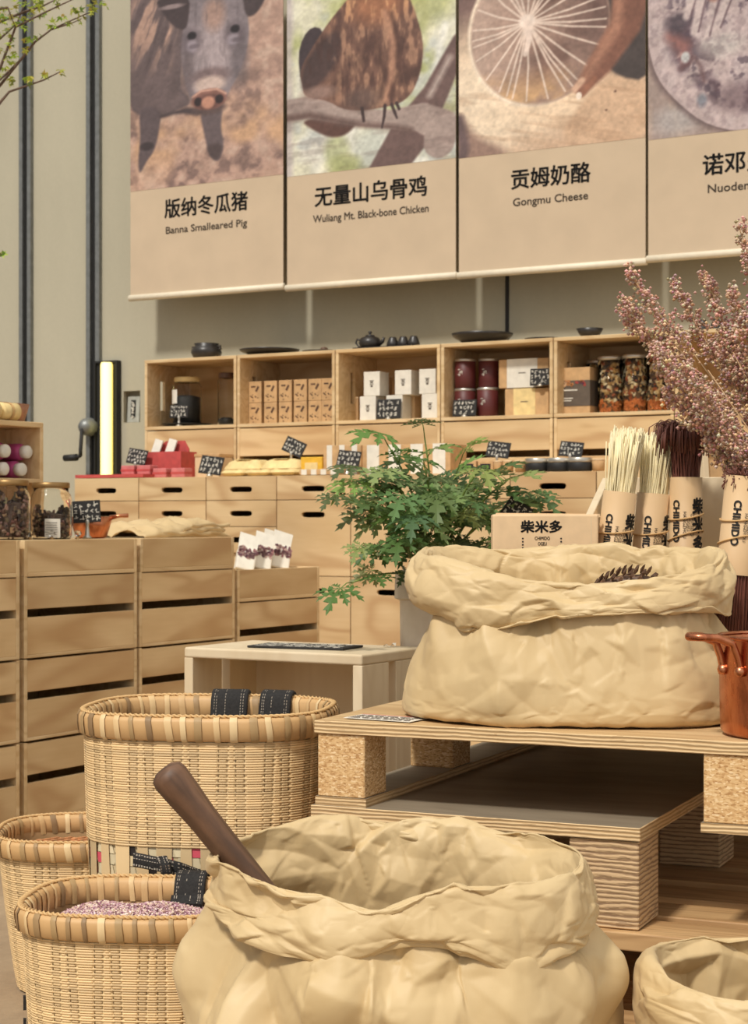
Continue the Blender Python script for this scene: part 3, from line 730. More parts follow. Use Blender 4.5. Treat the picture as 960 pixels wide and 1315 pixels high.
for sx in (-1, 1):
    m = MB(); m.tube([(sx*.055, 0, .04), (sx*.07, 0, .044), (sx*.068, 0, .054), (sx*.05, 0, .052)], .005, 8); m.build('lug', M['ceramic'], t, True)
turned('serving_plate', 'wide black ceramic plate on top of the second cubby', 'plate', 346, DT, TZ, PLATE(.118, .028), M['ceramic'], 36, 'black plates above the cubbies')
turned('small_plate', 'small black plate carrying a brown stone, above the second and third cubbies', 'plate', 412, DT, TZ, PLATE(.072, .012), M['ceramic'], 32, 'black plates above the cubbies')
p = turned('brown_stone', 'little brown lump lying on the small black plate', 'stone', 416, DT, TZ+.009, [(.008, 0), (.016, .004), (.014, .014), (.005, .018)], M['dark_wood'], 10, part='stone')
t = thing('tea_tray', 'flat black tray under the teapot and cups on the third cubby', 'tray', W(s_at(500, DT), DT, TZ), RB); m = MB(); m.box(-.125, .125, -.06, .06, 0, .006); m.build('tray_board', M['black'], t, bevel=.002)
m = MB(); 
for q in ((-.125, -.121, -.06, .06), (.121, .125, -.06, .06), (-.121, .121, -.06, -.056), (-.121, .121, .056, .06)): m.box(*q, .006, .011)
m.build('tray_rim', M['black'], t)
t = turned('teapot', 'round black teapot on the tray above the third cubby', 'teapot', 475, DT, TZ+.0065, [(.025, 0), (.036, .006), (.043, .026), (.034, .044), (.018, .05), (.001, .05)], M['ceramic'])
m = MB(); m.lathe([(.02, .049), (.016, .055), (.004, .057), (.004, .06), (.008, .064), (.006, .069), (.001, .07)], 20); m.build('lid', M['ceramic'], t, True)
m = MB(); m.tube([(.036, 0, .02), (.055, 0, .03), (.06, 0, .044)], [.011, .007, .005], 10); m.build('spout', M['ceramic'], t, True)
m = MB(); m.tube([(-.036, 0, .036), (-.056, 0, .042), (-.062, 0, .028), (-.05, 0, .014), (-.038, 0, .014)], .004, 8); m.build('handle', M['ceramic'], t, True)
cup0 = None
for i, px in enumerate((504, 517.5, 531)):
    lab = 'small black cup upside down on the tea tray, %s of three' % ('leftmost', 'middle', 'rightmost')[i]
    if cup0 is None: cup0 = turned('tea_cup', lab, 'cup', px, DT, TZ+.0065, [(.024, 0), (.022, .02), (.014, .038), (.012, .042), (.001, .042)], M['ceramic'], 20, 'cups beside the teapot', part='cup_body')
    else: dup(cup0, W(s_at(px, DT), DT, TZ+.0065), RB, lab)
turned('wide_bowl', 'wide shallow black bowl on top of the fourth cubby', 'bowl', 619, DT, TZ, PLATE(.112, .042), M['ceramic'], 36)
turned('flat_plate', 'thin flat black plate above the fourth and fifth cubbies', 'plate', 698, DT, TZ, PLATE(.07, .012), M['ceramic'], 32, 'black plates above the cubbies')
turned('round_bowl', 'small deep black bowl on top of the fifth cubby', 'bowl', 757, DT, TZ, BOWL(.047, .038), M['ceramic'], 28)
bt0 = None
for i, px in enumerate((902, 919)):
    lab = 'dark conical bottle on the rightmost cubby, %s of the pair' % ('left', 'right')[i]
    pr = [(.026, 0), (.027, .004), (.012, .04), (.01, .046), (.001, .046)]
    if bt0 is None: bt0 = turned('sauce_bottle', lab, 'bottle', px, DT, TZ, pr, M['ceramic'], 18, 'conical bottles', part='bottle_body')
    else: dup(bt0, W(s_at(px, DT), DT, TZ), RB, lab)

# ------------------------------------------------------------------ inside the cubbies
IZ = ZC+.0135
def jar(name, label, px, d, zb, R, H_, fill, fillmat, lidmat, group=None, lid_h=.022, chunks=None, lab=None):
    t = thing(name, label, 'jar', W(s_at(px, d), d, zb), RB, group)
    g = MB(); k = .003
    g.lathe([(R*.9, 0), (R, R*.12), (R, H_-R*.35), (R*.86, H_-R*.1), (R*.8, H_-.004), (R*.8-k, H_-.004), (R*.86-k, H_-R*.12), (R-k, H_-R*.37), (R-k, R*.12), (R*.88, k), (.001, k)], 32, cap1=False); g.build('glass_body', M['glass'], t, True)
    if fill:
        c = MB()
        if chunks:
            r = rng(hash(chunks[0]) % 99+int(px)); cols = chunks[1]
            for i in range(chunks[2]):
                a = r.uniform(0, 2*PI); q = (R-.012)*math.sqrt(r.random()) if r.random() < .35 else (R-.013); z = r.uniform(.01, fill)
                c.col = tuple(v*r.uniform(.8, 1.15) for v in lin(r.choice(cols)))
                sz = chunks[0]; c.cbox((q*math.cos(a), q*math.sin(a), z), (sz*r.uniform(.5, 1.3), sz*r.uniform(.3, .8), sz*r.uniform(.25, .6)), r.uniform(0, 6), r.uniform(0, 6), r.uniform(0, 6))
            c.col = lin(cols[0]); c.lathe([(R*.8, .004), (R-.014, .01), (R-.014, fill-.008), (R*.5, fill)], 20)
            o = c.build('contents', M['attr'], t); o['kind'] = 'stuff'
        else:
            c.lathe([(R*.85, .004), (R-.004, .012), (R-.004, fill-.004), (R*.5, fill+.004)], 28); c.build('contents', fillmat, t, True)
    l = MB(); l.lathe([(R*.84, H_-.004), (R*.88, H_), (R*.88, H_+lid_h-.004), (R*.84, H_+lid_h)], 32); l.build('lid', lidmat, t, True)
    if lab:
        x0, x1, z0, z1, mt = lab; A = np.array([[(math.sin(u)*(R+.0008), -math.cos(u)*(R+.0008), z) for u in np.linspace(x0, x1, 10)] for z in (z0, z1)]); m = MB(); m.grid(A); m.build('paper_label', M[mt], t, True)
    return t
DI = DS+.13
tr = turned('black_tray', 'flat black saucer under the grain jar in the leftmost cubby', 'tray', 240, DI-.01, IZ, PLATE(.1, .014), M['black'], 32)
jar('grain_jar', 'big glass jar half full of black grain in the leftmost cubby', 240, DI-.01, IZ+.0085, .058, .175, .115, M['black'], M['cream'], None, .016, None, (-.95, -.1, .085, .14, 'white_paper'))
jar('tall_grain_jar', 'narrow glass jar with a little black grain at the right of the leftmost cubby', 290.5, DI-.03, IZ, .034, .19, .03, M['black'], M['dark_wood'], None, .018)
sign_at('chalk sign leaning before the grain jar in the leftmost cubby', 229, 528, DS+.035, 25, 17, IZ, 11, tilt=.12)
# twelve kraft boxes
kb0 = None; d = DS+.06
for row in range(2):
    for i in range(6):
        xs = [(318.5, 336), (338.5, 355.5), (357, 375), (376.5, 394), (395, 413), (414.5, 427.5)][i]
        lab = 'small kraft box, %s in the %s row of the second cubby' % (ORD[i], ('bottom', 'top')[row])
        loc = W((s_at(xs[0], d)+s_at(xs[1], d))/2, d, IZ+.0005+row*.083)
        if kb0 is None:
            w = .058; kb0 = thing('kraft_box', lab, 'box', loc, RB, 'kraft boxes in the second cubby')
            m = MB(); m.box(-w/2, w/2, 0, .05, 0, .082); m.build('carton', M['kraft'], kb0, bevel=.0015)
            r = rng(3); m = MB()
            for k in range(9): m.cbox((r.uniform(-.02, .02), -.0005, r.uniform(.008, .03)), (.005, .0006, .004), ry=r.uniform(0, 3))
            for k in range(4): m.cbox((.006+k*.003, -.0005, .045+k*.005), (.009, .0006, .006), ry=.7)
            m.cbox((-.008, -.0005, .062), (.02, .0006, .006)); m.build('print', M['dark_wood'], kb0)
        else: dup(kb0, loc, RB, lab)
# white boxes (third cubby)
wb0 = None
for i, (px0, px1, py, row) in enumerate(((461, 483, 511, 0), (497, 515, 508, 0), (541.5, 562, 507, 0), (466, 488, 481, 1), (506.5, 528, 478.5, 1), (538, 559, 476, 1))):
    d = DS+.05; lab = 'white box with a small dark emblem, %s in the %s row of the third cubby' % (('left', 'middle', 'right')[i % 3], ('bottom', 'top')[row])
    loc = W((s_at(px0, d)+s_at(px1, d))/2, d, IZ+.0005+row*.0905)
    if wb0 is None:
        wb0 = thing('honey_box', lab, 'box', loc, RB, 'white boxes in the third cubby')
        m = MB(); m.box(-.034, .034, 0, .07, 0, .09); m.build('carton', M['white_paper'], wb0, bevel=.0015)
        m = MB(); m.cbox((0, -.0005, .056), (.018, .0006, .003)); m.cbox((0, -.0005, .05), (.012, .0006, .005)); m.cbox((0, -.0005, .043), (.016, .0006, .003)); m.cbox((0, -.0005, .036), (.01, .0006, .006)); m.build('emblem', M['grey_ink'], wb0)
    else: dup(wb0, loc, RB, lab)
def tinlid(t, w, h, dp):
    m = MB(); m.box(-w/2-.001, w/2+.001, -.001, dp+.001, h, h+.006); m.build('lid', M['kraft_light'], t)
for j, (a, b, mt, z) in enumerate(((485, 495, 'kraft', 1), (529, 536, 'kraft', 1), (452, 459.5, 'kraft', 0), (517, 532, 'kraft_light', 0))):
    sbox('kraft_tin', 'narrow tan tin in the third cubby, %s' % ('left in the top row', 'right in the top row', 'far left in the bottom row', 'right of the chalk sign')[j], 'tin', a, b, (512, 484)[z], DS+.125, .05, IZ+z*.0915, M[mt], 'tins in the third cubby', tinlid)
sign_at('chalk sign before the white boxes in the third cubby', 498, 525, DS+.03, 30, 25, IZ, 12, tilt=.12)
# cans (fourth cubby)
cn0 = None
for i, (px, row) in enumerate(((597, 0), (626, 0), (597, 1), (623, 1))):
    d = DS+.09; lab = 'dark red tin can with silver lid, %s of the %s pair in the fourth cubby' % (('left', 'right')[i % 2], ('bottom', 'top')[row])
    loc = W(s_at(px, d), d+(.03 if i == 3 else 0), IZ+.0005+row*.107)
    if cn0 is None:
        cn0 = thing('tin_can', lab, 'can', loc, RB, 'cans in the fourth cubby'); R = .038
        m = MB(); m.lathe([(R-.002, 0), (R, .002), (R, .096), (R-.002, .097)], 28); m.build('can_body', M['maroon'], cn0, True)
        m = MB(); m.lathe([(R, .096), (R+.001, .098), (R+.001, .104), (R-.003, .106)], 28); m.build('lid', M['tin'], cn0, True)
        A = np.array([[(math.sin(u)*(R+.0007), -math.cos(u)*(R+.0007), z) for u in np.linspace(-.28, .28, 6)] for z in (.045, .066)])
        r = rng(8); m = MB()
        for k in range(9): m.cbox((r.uniform(-.009, .009), -R-.0006, r.uniform(.047, .066)), (.009, .0008, .002), ry=r.choice((0, PI/2)))
        m.build('emblem', M['chalk'], cn0)
    else: dup(cn0, loc, RB, lab)
sign_at('chalk sign before the cans in the fourth cubby', 595.5, 526, DS+.03, 29, 21, IZ, 13, tilt=.12)
def band(x0, x1, mt):
    def f(t, w, h, dp):
        m = MB(); m.box(w*(x0-.5), w*(x1-.5), -.0012, 0, 0, h+.0012); m.box(w*(x0-.5), w*(x1-.5), -.0012, dp, h, h+.0012); m.build('paper_band', M[mt], t)
        m = MB(); m.box(w*((x0+x1)/2-.5)-.014, w*((x0+x1)/2-.5)+.014, -.002, -.0012, h*.5, h*.53); m.build('print', M['grey_ink'], t)
    return f
sbox('gift_box', 'kraft box with a pale paper band, lower one in the fourth cubby', 'box', 648, 704, 499, DS+.06, .1, IZ, M['kraft'], 'kraft boxes in the fourth cubby', band(.2, .7, 'cream'))
sbox('gift_box', 'kraft box with a white paper band, upper one in the fourth cubby', 'box', 640, 704, 461, DS+.07, .1, z_at(676, 498, DS+.06)+.002, M['kraft'], 'kraft boxes in the fourth cubby', band(.17, .78, 'white_paper'))
sign_at('chalk sign before the upper kraft box in the fourth cubby', 693, 486.5, DS+.04, 25, 22, z_at(676, 498, DS+.06)+.001, 14, tilt=.1)
# fifth cubby
def mus(t, w, h, dp):
    m = MB(); m.box(-w/2-.001, w/2+.001, -.0015, dp*.8, h*.17, h*.72); m.build('dark_sleeve', M['grey_ink'], t)
    m = MB(); r = rng(5)
    for k in range(14):
        m.col = lin(r.choice(((150, 60, 50), (180, 120, 70), (90, 40, 60), (200, 160, 120)))); m.cbox((r.uniform(-.42, .42)*w, -.0022, h*r.uniform(.62, .7)), (.012, .001, .009), ry=r.uniform(0, 3))
    m.build('picture_strip', M['attr'], t)
    m = MB(); m.box(-w*.4, w*.1, -.0022, -.0015, h*.5, h*.53); m.box(-w*.4, -w*.05, -.0022, -.0015, h*.33, h*.35); m.box(-w*.4, -w*.1, -.0022, -.0015, h*.28, h*.3); m.build('print', M['chalk'], t)
sbox('muesli_box', 'tall kraft box with a dark printed sleeve at the left of the fifth cubby', 'box', 718, 757, 472, DS+.06, .1, IZ, M['kraft'], None, mus)
can_cols = [(210, 120, 60), (226, 196, 140), (84, 62, 48), (190, 150, 90), (236, 220, 180), (60, 50, 46), (170, 90, 50)]
for i, (px, H_) in enumerate(((769, .182), (784, .185), (815.5, .187), (846, .187))):
    d = DS+.12 if i else DS+.21; R = .046
    t = thing('glass_canister', 'clear lidded canister of granola in the fifth cubby, %s' % ORD[i], 'canister', W(s_at(px, d), d, IZ+.0005), RB, 'canisters in the fifth cubby')
    g = MB(); g.lathe([(R-.003, 0), (R, .003), (R, H_), (R-.002, H_), (R-.002, .004), (.001, .004)], 28, cap1=False); g.build('glass_body', M['glass'], t, True)
    r = rng(20+i); c = MB()
    for k in range(420):
        a = r.uniform(0, 2*PI); z = r.uniform(.008, H_-.01); cs = [(216, 130, 66), (206, 120, 60)] if z < .04 else can_cols[1:]
        c.col = lin(r.choice(cs)); c.cbox(((R-.01)*math.cos(a), (R-.01)*math.sin(a), z), (r.uniform(.006, .018), r.uniform(.004, .008), r.uniform(.005, .016)), r.uniform(0, 6), r.uniform(0, 6), r.uniform(0, 6))
    c.col = lin((120, 90, 60)); c.lathe([(R-.012, .005), (R-.012, H_-.012)], 16); o = c.build('contents', M['attr'], t); o['kind'] = 'stuff'
    m = MB(); m.lathe([(R+.001, H_), (R+.0015, H_+.012), (R-.003, H_+.014)], 28); m.build('lid', M['tin'], t, True)
jar('nut_canister', 'glass jar of dark dried fruit standing on the back counter behind the noodles', 909, DC+.25, CT, .05, .14, .12, None, M['tin'], None, .016, (.016, [(90, 50, 46), (120, 76, 60), (60, 36, 36), (190, 160, 140)], 320))

# ------------------------------------------------------------------ goods on the back counter
CZ = CT+.0005
m = MB(); a, b = s_at(103, DC+.05), s_at(190, DC+.05); m.box(a, b, DC+.02, DC+.17, 0, .009)
t = thing('red_tray', 'flat red tray at the left end of the back counter', 'tray', W((a+b)/2, DC+.02, CZ), RB); w = b-a
m = MB(); m.box(-w/2, w/2, 0, .15, 0, .005); m.build('tray_base', M['red'], t, bevel=.001)
m = MB()
for q in ((-w/2, w/2, 0, .004), (-w/2, w/2, .146, .15), (-w/2, -w/2+.004, .004, .146), (w/2-.004, w/2, .004, .146)): m.box(*q, .005, .012)
m.build('tray_rim', M['red'], t)
pk0 = None
for i, px in enumerate((163.5, 184, 204.5, 228)):
    d = DC+.09; lab = 'small pink wrapped soap box in a row before the red carrier, %s' % ORD[i]
    loc = W(s_at(px, d), d, CZ+(.0125 if px < 190 else 0))
    if pk0 is None:
        pk0 = thing('soap_box', lab, 'box', loc, RB, 'pink boxes in a row'); m = MB(); m.box(-.03, .03, 0, .05, 0, .034); m.build('carton', M['pink'], pk0, bevel=.003)
        m = MB(); m.box(-.031, .031, -.0008, .0508, .012, .02); m.build('paper_strip', M['red'], pk0)
    else: dup(pk0, loc, RB, lab)
t = thing('red_carrier', 'red cardboard carrier with a handle and white papers in it', 'carrier', W(s_at(208, DC+.2), DC+.2, CZ), RB); w = s_at(233, DC+.2)-s_at(185, DC+.2); hh = z_at(208, 580, DC+.2)-CZ
m = MB(); m.box(-w/2, w/2, 0, .004, 0, hh); m.box(-w/2, w/2, .1, .104, 0, hh*.95); m.box(-w/2, -w/2+.004, .004, .1, 0, hh); m.box(w/2-.004, w/2, .004, .1, 0, hh); m.box(-w/2, w/2, .004, .1, 0, .004); m.build('carrier_box', M['red'], t)
m = MB(); m.prism([(-w*.5, hh*.9), (w*.5, hh*.9), (w*.5, hh*1.1), (w*.38, hh+.042), (-w*.1, hh+.042), (-w*.45, hh*1.1)], .05, .055); m.build('handle_board', M['red'], t)
for i, x in enumerate((-.045, .02)):
    m = MB(); m.cbox((x, .03, hh+.018), (.036, .006, .06), 0, -.2, .25); m.build('white_paper', M['white_paper'], t)
sign_at('chalk sign at the left end of the back counter beside the red carrier', 173, 586, DC+.16, 26, 20, CZ, 15, roll=.15)
sign_at('chalk sign between the red carrier and the cream packets', 268, 597, DC+.05, 30, 24, CZ, 16, roll=.12)
def lidpart(t, w, h, dp):
    m = MB(); m.box(-w/2-.002, w/2+.002, -.002, dp+.002, h, h+.012); m.build('lid', M['kraft'], t, bevel=.002)
sbox('kraft_carton', 'small lidded kraft carton behind a chalk sign, left of the cream packets', 'box', 250, 281, 587, DC+.17, .09, CZ, M['kraft_light'], None, lidpart)
# cream packets: soft pillows
def pillow(name, mat, w, dp, h, parent, seed=1, kx=12, ky=8):
    r = rng(seed)
    m = MB(); n1, n2 = kx, ky; top = np.zeros((n2, n1, 3)); bot = np.zeros((n2, n1, 3))
    for j in range(n2):
        for i in range(n1):
            u, v = i/(n1-1)*2-1, j/(n2-1)*2-1; q = (max(0, 1-u**6)*max(0, 1-v**6))**.5
            top[j, i] = (u*w/2, (v+1)*dp/2, h*.45+h*.55*q*(1+.06*r.uniform(-1, 1))); bot[j, i] = (u*w/2, (v+1)*dp/2, h*.45*(1-q))
    m.grid(top); m.grid(bot, flip=True); return m.build(name, mat, parent, True)
def packet(label, px0, px1, d, zb, h, dp, mat, seed, group, crimp=None):
    a, b = s_at(px0, d), s_at(px1, d); t = thing('food_packet', label, 'packet', W((a+b)/2, d, zb), RB, group)
    pillow('wrapper', M[mat], b-a, dp, h, t, seed)
    m = MB(); m.box(-(b-a)*.2, (b-a)*.2, dp*.1, dp*.5, h*.99, h*1.02); m.build('paper_label', M[crimp or 'white_paper'], t)
    return t
for i, (x0, x1) in enumerate(((283, 311), (313, 342), (345, 376))): packet('flat cream packet at the counter edge, %s of three' % ('leftmost', 'middle', 'rightmost')[i], x0, x1, DC+.03, CZ, .024, .09, 'cream', i, 'cream packets on the back counter', 'cream')
for i, (x0, x1) in enumerate(((287, 332), (334, 382))): packet('plump cream packet in the back row, %s of two' % ('left', 'right')[i], x0, x1, DC+.14, CZ, .062, .12, 'cream', 5+i, 'cream packets on the back counter', 'cream')
def frontlab(t, w, h, dp):
    m = MB(); m.box(-w*.3, w*.3, -.001, 0, h*.25, h*.7); m.build('paper_label', M['cream'], t)
sbox('yellow_box', 'yellow box beside the striped carton on the back counter', 'box', 386, 413, 587, DC+.13, .1, CZ, M['yellow'], None, frontlab)
sign_at('tilted chalk sign standing above the cream packets', 373, 573, DC+.2, 27, 20, CZ, 17, roll=.38)
def stripes(n, mt):
    def f(t, w, h, dp):
        for i in range(n):
            m = MB(); x = w*((i+.5)/n-.5); m.box(x-w*.07, x+w*.07, -.001, dp+.001, -.0, h+.001); m.build('white_stripe', M[mt], t)
    return f
sbox('striped_carton', 'brown carton with white upright stripes behind a chalk sign, left of the plant', 'box', 415, 463, 572, DC+.14, .12, CZ, M['kraft'], 'striped cartons', stripes(3, 'white_paper'))
sbox('striped_carton', 'brown carton with white stripes partly behind the geranium leaves', 'box', 465, 578, 571, DC+.15, .12, CZ, M['kraft'], 'striped cartons', stripes(4, 'white_paper'))
sbox('flat_striped_box', 'low flat striped box at the counter edge in front of the yellow box', 'box', 384, 434, 603, DC+.04, .06, CZ, M['kraft'], 'striped cartons', stripes(4, 'white_paper'))
sign_at('chalk sign before the striped carton, left of the plant', 445, 589, DC+.08, 29, 22, CZ, 18, roll=.1)
# right of the plant
def greenlab(t, w, h, dp):
    m = MB(); m.box(-w*.33, w*.33, -.001, 0, h*.2, h*.75); m.build('green_label', M['slate'], t)
    m = MB(); m.box(-w*.22, w*.22, -.002, -.001, h*.35, h*.6); m.build('label_print', M['leaf'], t)
for i, (x0, x1) in enumerate(((590, 611), (613, 633))): sbox('tea_box', 'small kraft box with a green label behind the plant, %s of two' % ('left', 'right')[i], 'box', x0, x1, 592, DC+.08, .07, CZ, M['kraft'], 'kraft boxes right of the plant', greenlab)
for i, (x0, x1) in enumerate(((634, 645), (646, 659), (661, 675), (760, 776))):
    t = thing('kraft_tub', 'little scalloped kraft tub on the back counter, %s of four' % ORD[i], 'tub', W(s_at((x0+x1)/2, DC+.07), DC+.07, CZ), RB, 'kraft tubs'); R = (s_at(x1, DC)-s_at(x0, DC))/2*.98; h = z_at(650, 592, DC+.07)-CZ
    m = MB(); m.lathe([(R*.92, 0), (R, h*.96), (R*.9, h)], 20); m.build('tub_body', M['kraft'], t, True)
    m = MB(); m.lathe([(R*1.02, h*.9), (R*1.02, h*1.02), (R*.6, h*1.05)], 20); m.build('lid', M['kraft_light'], t, True)
for i, px in enumerate((690, 718, 744)):
    t = thing('spread_jar', 'low dark jar with a silver lid on the back counter, %s of three' % ('leftmost', 'middle', 'rightmost')[i], 'jar', W(s_at(px, DC+.06), DC+.06, CZ), RB, 'low dark jars'); R = .04
    m = MB(); m.lathe([(R*.94, 0), (R, .004), (R, .024), (R*.92, .03)], 26); m.build('jar_body', M['black'], t, True)
    m = MB(); m.lathe([(R*.98, .028), (R*1.0, .031), (R*1.0, .041), (R*.95, .043)], 26); m.build('lid', M['tin'], t, True)
sign_at('chalk sign above the counter just right of the plant', 637, 577, DC+.14, 28, 21, CZ, 19, roll=.12)
sign_at('chalk sign above the low dark jars', 731, 576.5, DC+.14, 28, 20, CZ, 20, roll=.1)
# ================================================================== left-hand counter of slotted crates (its fronts face right)
S0 = -2.95                                               # face plane
def WL(s, d, z): return W(s, d, z)
zL = [zs_at(100, y, S0) for y in (692.5, 738.5, 839.5, 942, 1045)]
cols = [(-14, 25.5), (31.5, 176), (180.5, 300.5)]
proto = {}
names = ['left edge column', 'middle column', 'right column']
for ci, (a, b) in enumerate(cols):
    d0, d1 = d_at(a, S0), d_at(b, S0); w = min(.452, d1-d0) if ci else .452
    dm = (d1-w/2) if ci == 0 else (d0+d1)/2
    for k in range(3):
        z0, z1 = zL[k+2], zL[k+1]; lab = 'slotted pine crate of the left-hand counter, %s, %s' % (names[ci], ('below the tray', 'second from the floor', 'on the floor')[k])
        loc = W(S0, dm, z0+.0008)
        if 'c' not in proto: proto['c'] = slot_crate('slotted_crate', w, .2015, .34, lab, loc, RL, 'slotted crates of the left counter', .40, .50)
        else:
            q = dup(proto['c'], loc, RL, lab)
            q.scale = (w/.452, 1, 1) if ci == 2 and abs(w-.452) > .02 else (1, 1, 1)
    lab = 'shallow tray crate on top of the left-hand counter, %s' % names[ci]
    t = thing('tray_crate', lab, 'crate', W(S0, dm, zL[1]+.0008), RL, 'tray crates on the left counter'); h = zL[0]-zL[1]-.001
    m = MB(); m.box(-w/2, -w/2+.012, 0, .34, 0, h); m.box(w/2-.012, w/2, 0, .34, 0, h); m.box(-w/2+.012, w/2-.012, .33, .34, 0, h); m.box(-w/2+.012, w/2-.012, 0, .33, 0, .01); m.box(-w/2+.012, w/2-.012, .012, .33, h-.012, h); m.build('body', M['pine'], t, bevel=.0012, seg=1)
    m = MB(); m.box(-w/2+.012, w/2-.012, .001, .012, .01, h); m.build('front_board', M['pine_front'], t, bevel=.0012, seg=1)
    for j, x in enumerate((-w*.4, 0, w*.4)):
        if j == 0:
            f = MB(); f.box(-.03, .03, .0, .06, 0, zL[4]-.001); base = thing('crate_runner', 'low wooden runners lifting the %s of the left-hand counter off the floor' % names[ci], 'runner', W(S0, dm, .0005), RL, 'runners under the left counter')
        f = MB(); f.box(x-.035, x+.035, .015, .32, 0, zL[4]-.001); f.build('runner', M['pine'], base)
# low stack to the right of it
d0, d1 = d_at(305, S0), d_at(410, S0); w = d1-d0; dm = (d0+d1)/2; zt = zs_at(357, 730, S0)
zz = [zt, zt-.0935, zt-.296, zt-.4985]
for k in (1, 2): dup(proto['c'], W(S0, dm, zz[k+1]+.0005), RL, 'slotted crate of the low stack behind the wooden stool, %s' % ('under the tray', 'lower one')[k-1], 'slotted crates of the low stack')
t = thing('tray_crate', 'shallow tray crate on top of the low stack, carrying the white paper packets', 'crate', W(S0, dm, zz[1]+.0005), RL); h = .093
m = MB(); m.box(-w/2, -w/2+.012, 0, .34, 0, h); m.box(w/2-.012, w/2, 0, .34, 0, h); m.box(-w/2+.012, w/2-.012, .33, .34, 0, h); m.box(-w/2+.012, w/2-.012, 0, .33, 0, .01); m.box(-w/2+.012, w/2-.012, .012, .33, h-.016, h-.004); m.build('body', M['pine'], t, bevel=.0012, seg=1)
m = MB(); m.box(-w/2+.012, w/2-.012, .001, .012, .01, h); m.build('front_board', M['pine_front'], t, bevel=.0012, seg=1)
m = MB(); m.box(-w/2, w/2, .01, .34, 0, zz[3]); tag(m.build('stack_base', M['pine'], loc=W(S0, dm, 0), rot=RL), 'pine base under the low stack of crates, behind the wooden stool', 'base')

# packets on the low stack
LT = zt-.003
for i, (px, tw) in enumerate(((314, 22), (336, 30), (360, 24), (372, 22))):
    dd = d_at(px, S0-.09); rot = RL+math.radians(-48+i*4)
    t = thing('paper_packet', 'white paper packet with a purple band on the low stack, %s' % ORD[i], 'packet', W(S0-.09-(i == 3)*.07, dd, LT), (math.radians(-26+i*3), math.radians(14), rot), 'white packets on the low stack')
    w_ = .058; h_ = .075
    m = MB(); m.box(-w_/2, w_/2, 0, .034, .0, h_); m.build('bag', M['white_paper'], t, bevel=.005)
    m = MB(); m.prism([(-w_*.5, h_), (w_*.5, h_), (w_*.56, h_+.05), (-w_*.52, h_+.054)], .014, .018); m.build('folded_top', M['white_paper'], t)
    r = rng(i); m = MB()
    for k in range(60):
        m.col = lin(r.choice(((120, 80, 86), (150, 104, 104), (96, 60, 70), (180, 150, 140)))); m.cbox((r.uniform(-.46, .46)*w_, -.001, h_*r.uniform(.55, .98)), (.01, .002, .006), ry=r.uniform(0, 3))
    m.build('purple_band', M['attr'], t)

# ------------------------------------------------------------------ on the left counter
KZ = zL[0]+.0005
nut = [(96, 70, 54), (70, 50, 40), (120, 92, 74), (150, 122, 100), (54, 40, 34)]
def ljar(label, px0, px1, s, pytop, H_extra, n, seed):
    px = (px0+px1)/2; k = (px-PX0)/F; Y = s/(CA*k-SA); R = (px1-px0)/2*Y/F; H_ = (EYE-(pytop-PY0)*Y/F)-KZ
    t = thing('storage_jar', label, 'jar', (k*Y, Y, KZ), 0, 'big glass jars on the left counter')
    g = MB(); q = .003
    g.lathe([(R*.92, 0), (R, .008), (R, H_-.034), (R*.93, H_-.02), (R*.84, H_-.014), (R*.84, H_-.002), (R*.84-q, H_-.002), (R*.84-q, H_-.016), (R-q, H_-.036), (R-q, .01), (R*.9, q), (.001, q)], 36, cap1=False); g.build('glass_body', M['glass'], t, True)
    r = rng(seed); c = MB()
    for i in range(n):
        a = r.uniform(0, 2*PI); qq = (R-.012) if r.random() < .8 else R*.7*r.random(); z = r.uniform(.008, H_*(.72 if seed == 1 else .5)+.02*math.sin(a*2))
        c.col = tuple(v*r.uniform(.8, 1.2) for v in lin(r.choice(nut)))
        c.cbox((qq*math.cos(a), qq*math.sin(a), z), (r.uniform(.006, .018), r.uniform(.004, .008), r.uniform(.003, .009)), r.uniform(0, 6), r.uniform(0, 6), r.uniform(0, 6))
    c.col = lin((80, 60, 48)); c.lathe([(R-.016, .006), (R-.016, H_*(.66 if seed == 1 else .46)), (.01, H_*(.7 if seed == 1 else .5))], 20)
    o = c.build('contents', M['attr'], t); o['kind'] = 'stuff'
    l = MB(); l.lathe([(R*.88, H_-.004), (R*.9, H_-.002), (R*.9, H_+.009), (R*.85, H_+.011)], 36); l.build('lid', M['brass'], t, True)
    return t, R, H_
ljar('big glass jar full of dark dried mushrooms at the left edge of the left-hand counter', -14, 39, S0-.06, 622, 0, 420, 1)
t, R, H_ = ljar('half full glass jar with a white label on the left-hand counter', 39, 92, S0-.07, 625, 0, 300, 2)
# label faces the customer
A = np.array([[(math.sin(u)*(R+.001), -math.cos(u)*(R+.001), z) for u in np.linspace(-.12, .62, 10)] for z in (.004, .052)]); m = MB(); m.grid(A); m.build('paper_label', M['white_paper'], t, True)
m = MB(); r = rng(6)
for i in range(6):
    for k in range(4):
        u = .0+k*.13+r.uniform(-.03, .03); m.cbox(((R+.0016)*math.sin(u), -(R+.0016)*math.cos(u), .012+i*.006), (.008, .0006, .0012), rz=u)
m.build('label_print', M['grey_ink'], t)
k = (117-PX0)/F; Y = (S0-.12)/(CA*k-SA)
cb = thing('copper_bowl', 'small amber copper bowl with a flared handle behind the chalk sign on the left counter', 'bowl', (k*Y, Y, KZ), 0)
m = MB(); m.lathe([(.036, 0), (.042, .004), (.05, .03), (.058, .058), (.055, .058), (.047, .03), (.038, .007), (.001, .006)], 32); m.build('bowl_body', M['copper'], cb, True)
m = MB(); m.tube([(.05, 0, .055), (.075, 0, .06), (.1, 0, .061)], [.007, .005, .006], 8); m.build('handle', M['copper'], cb, True)
k = (112-PX0)/F; Y = (S0-.05)/(CA*k-SA)
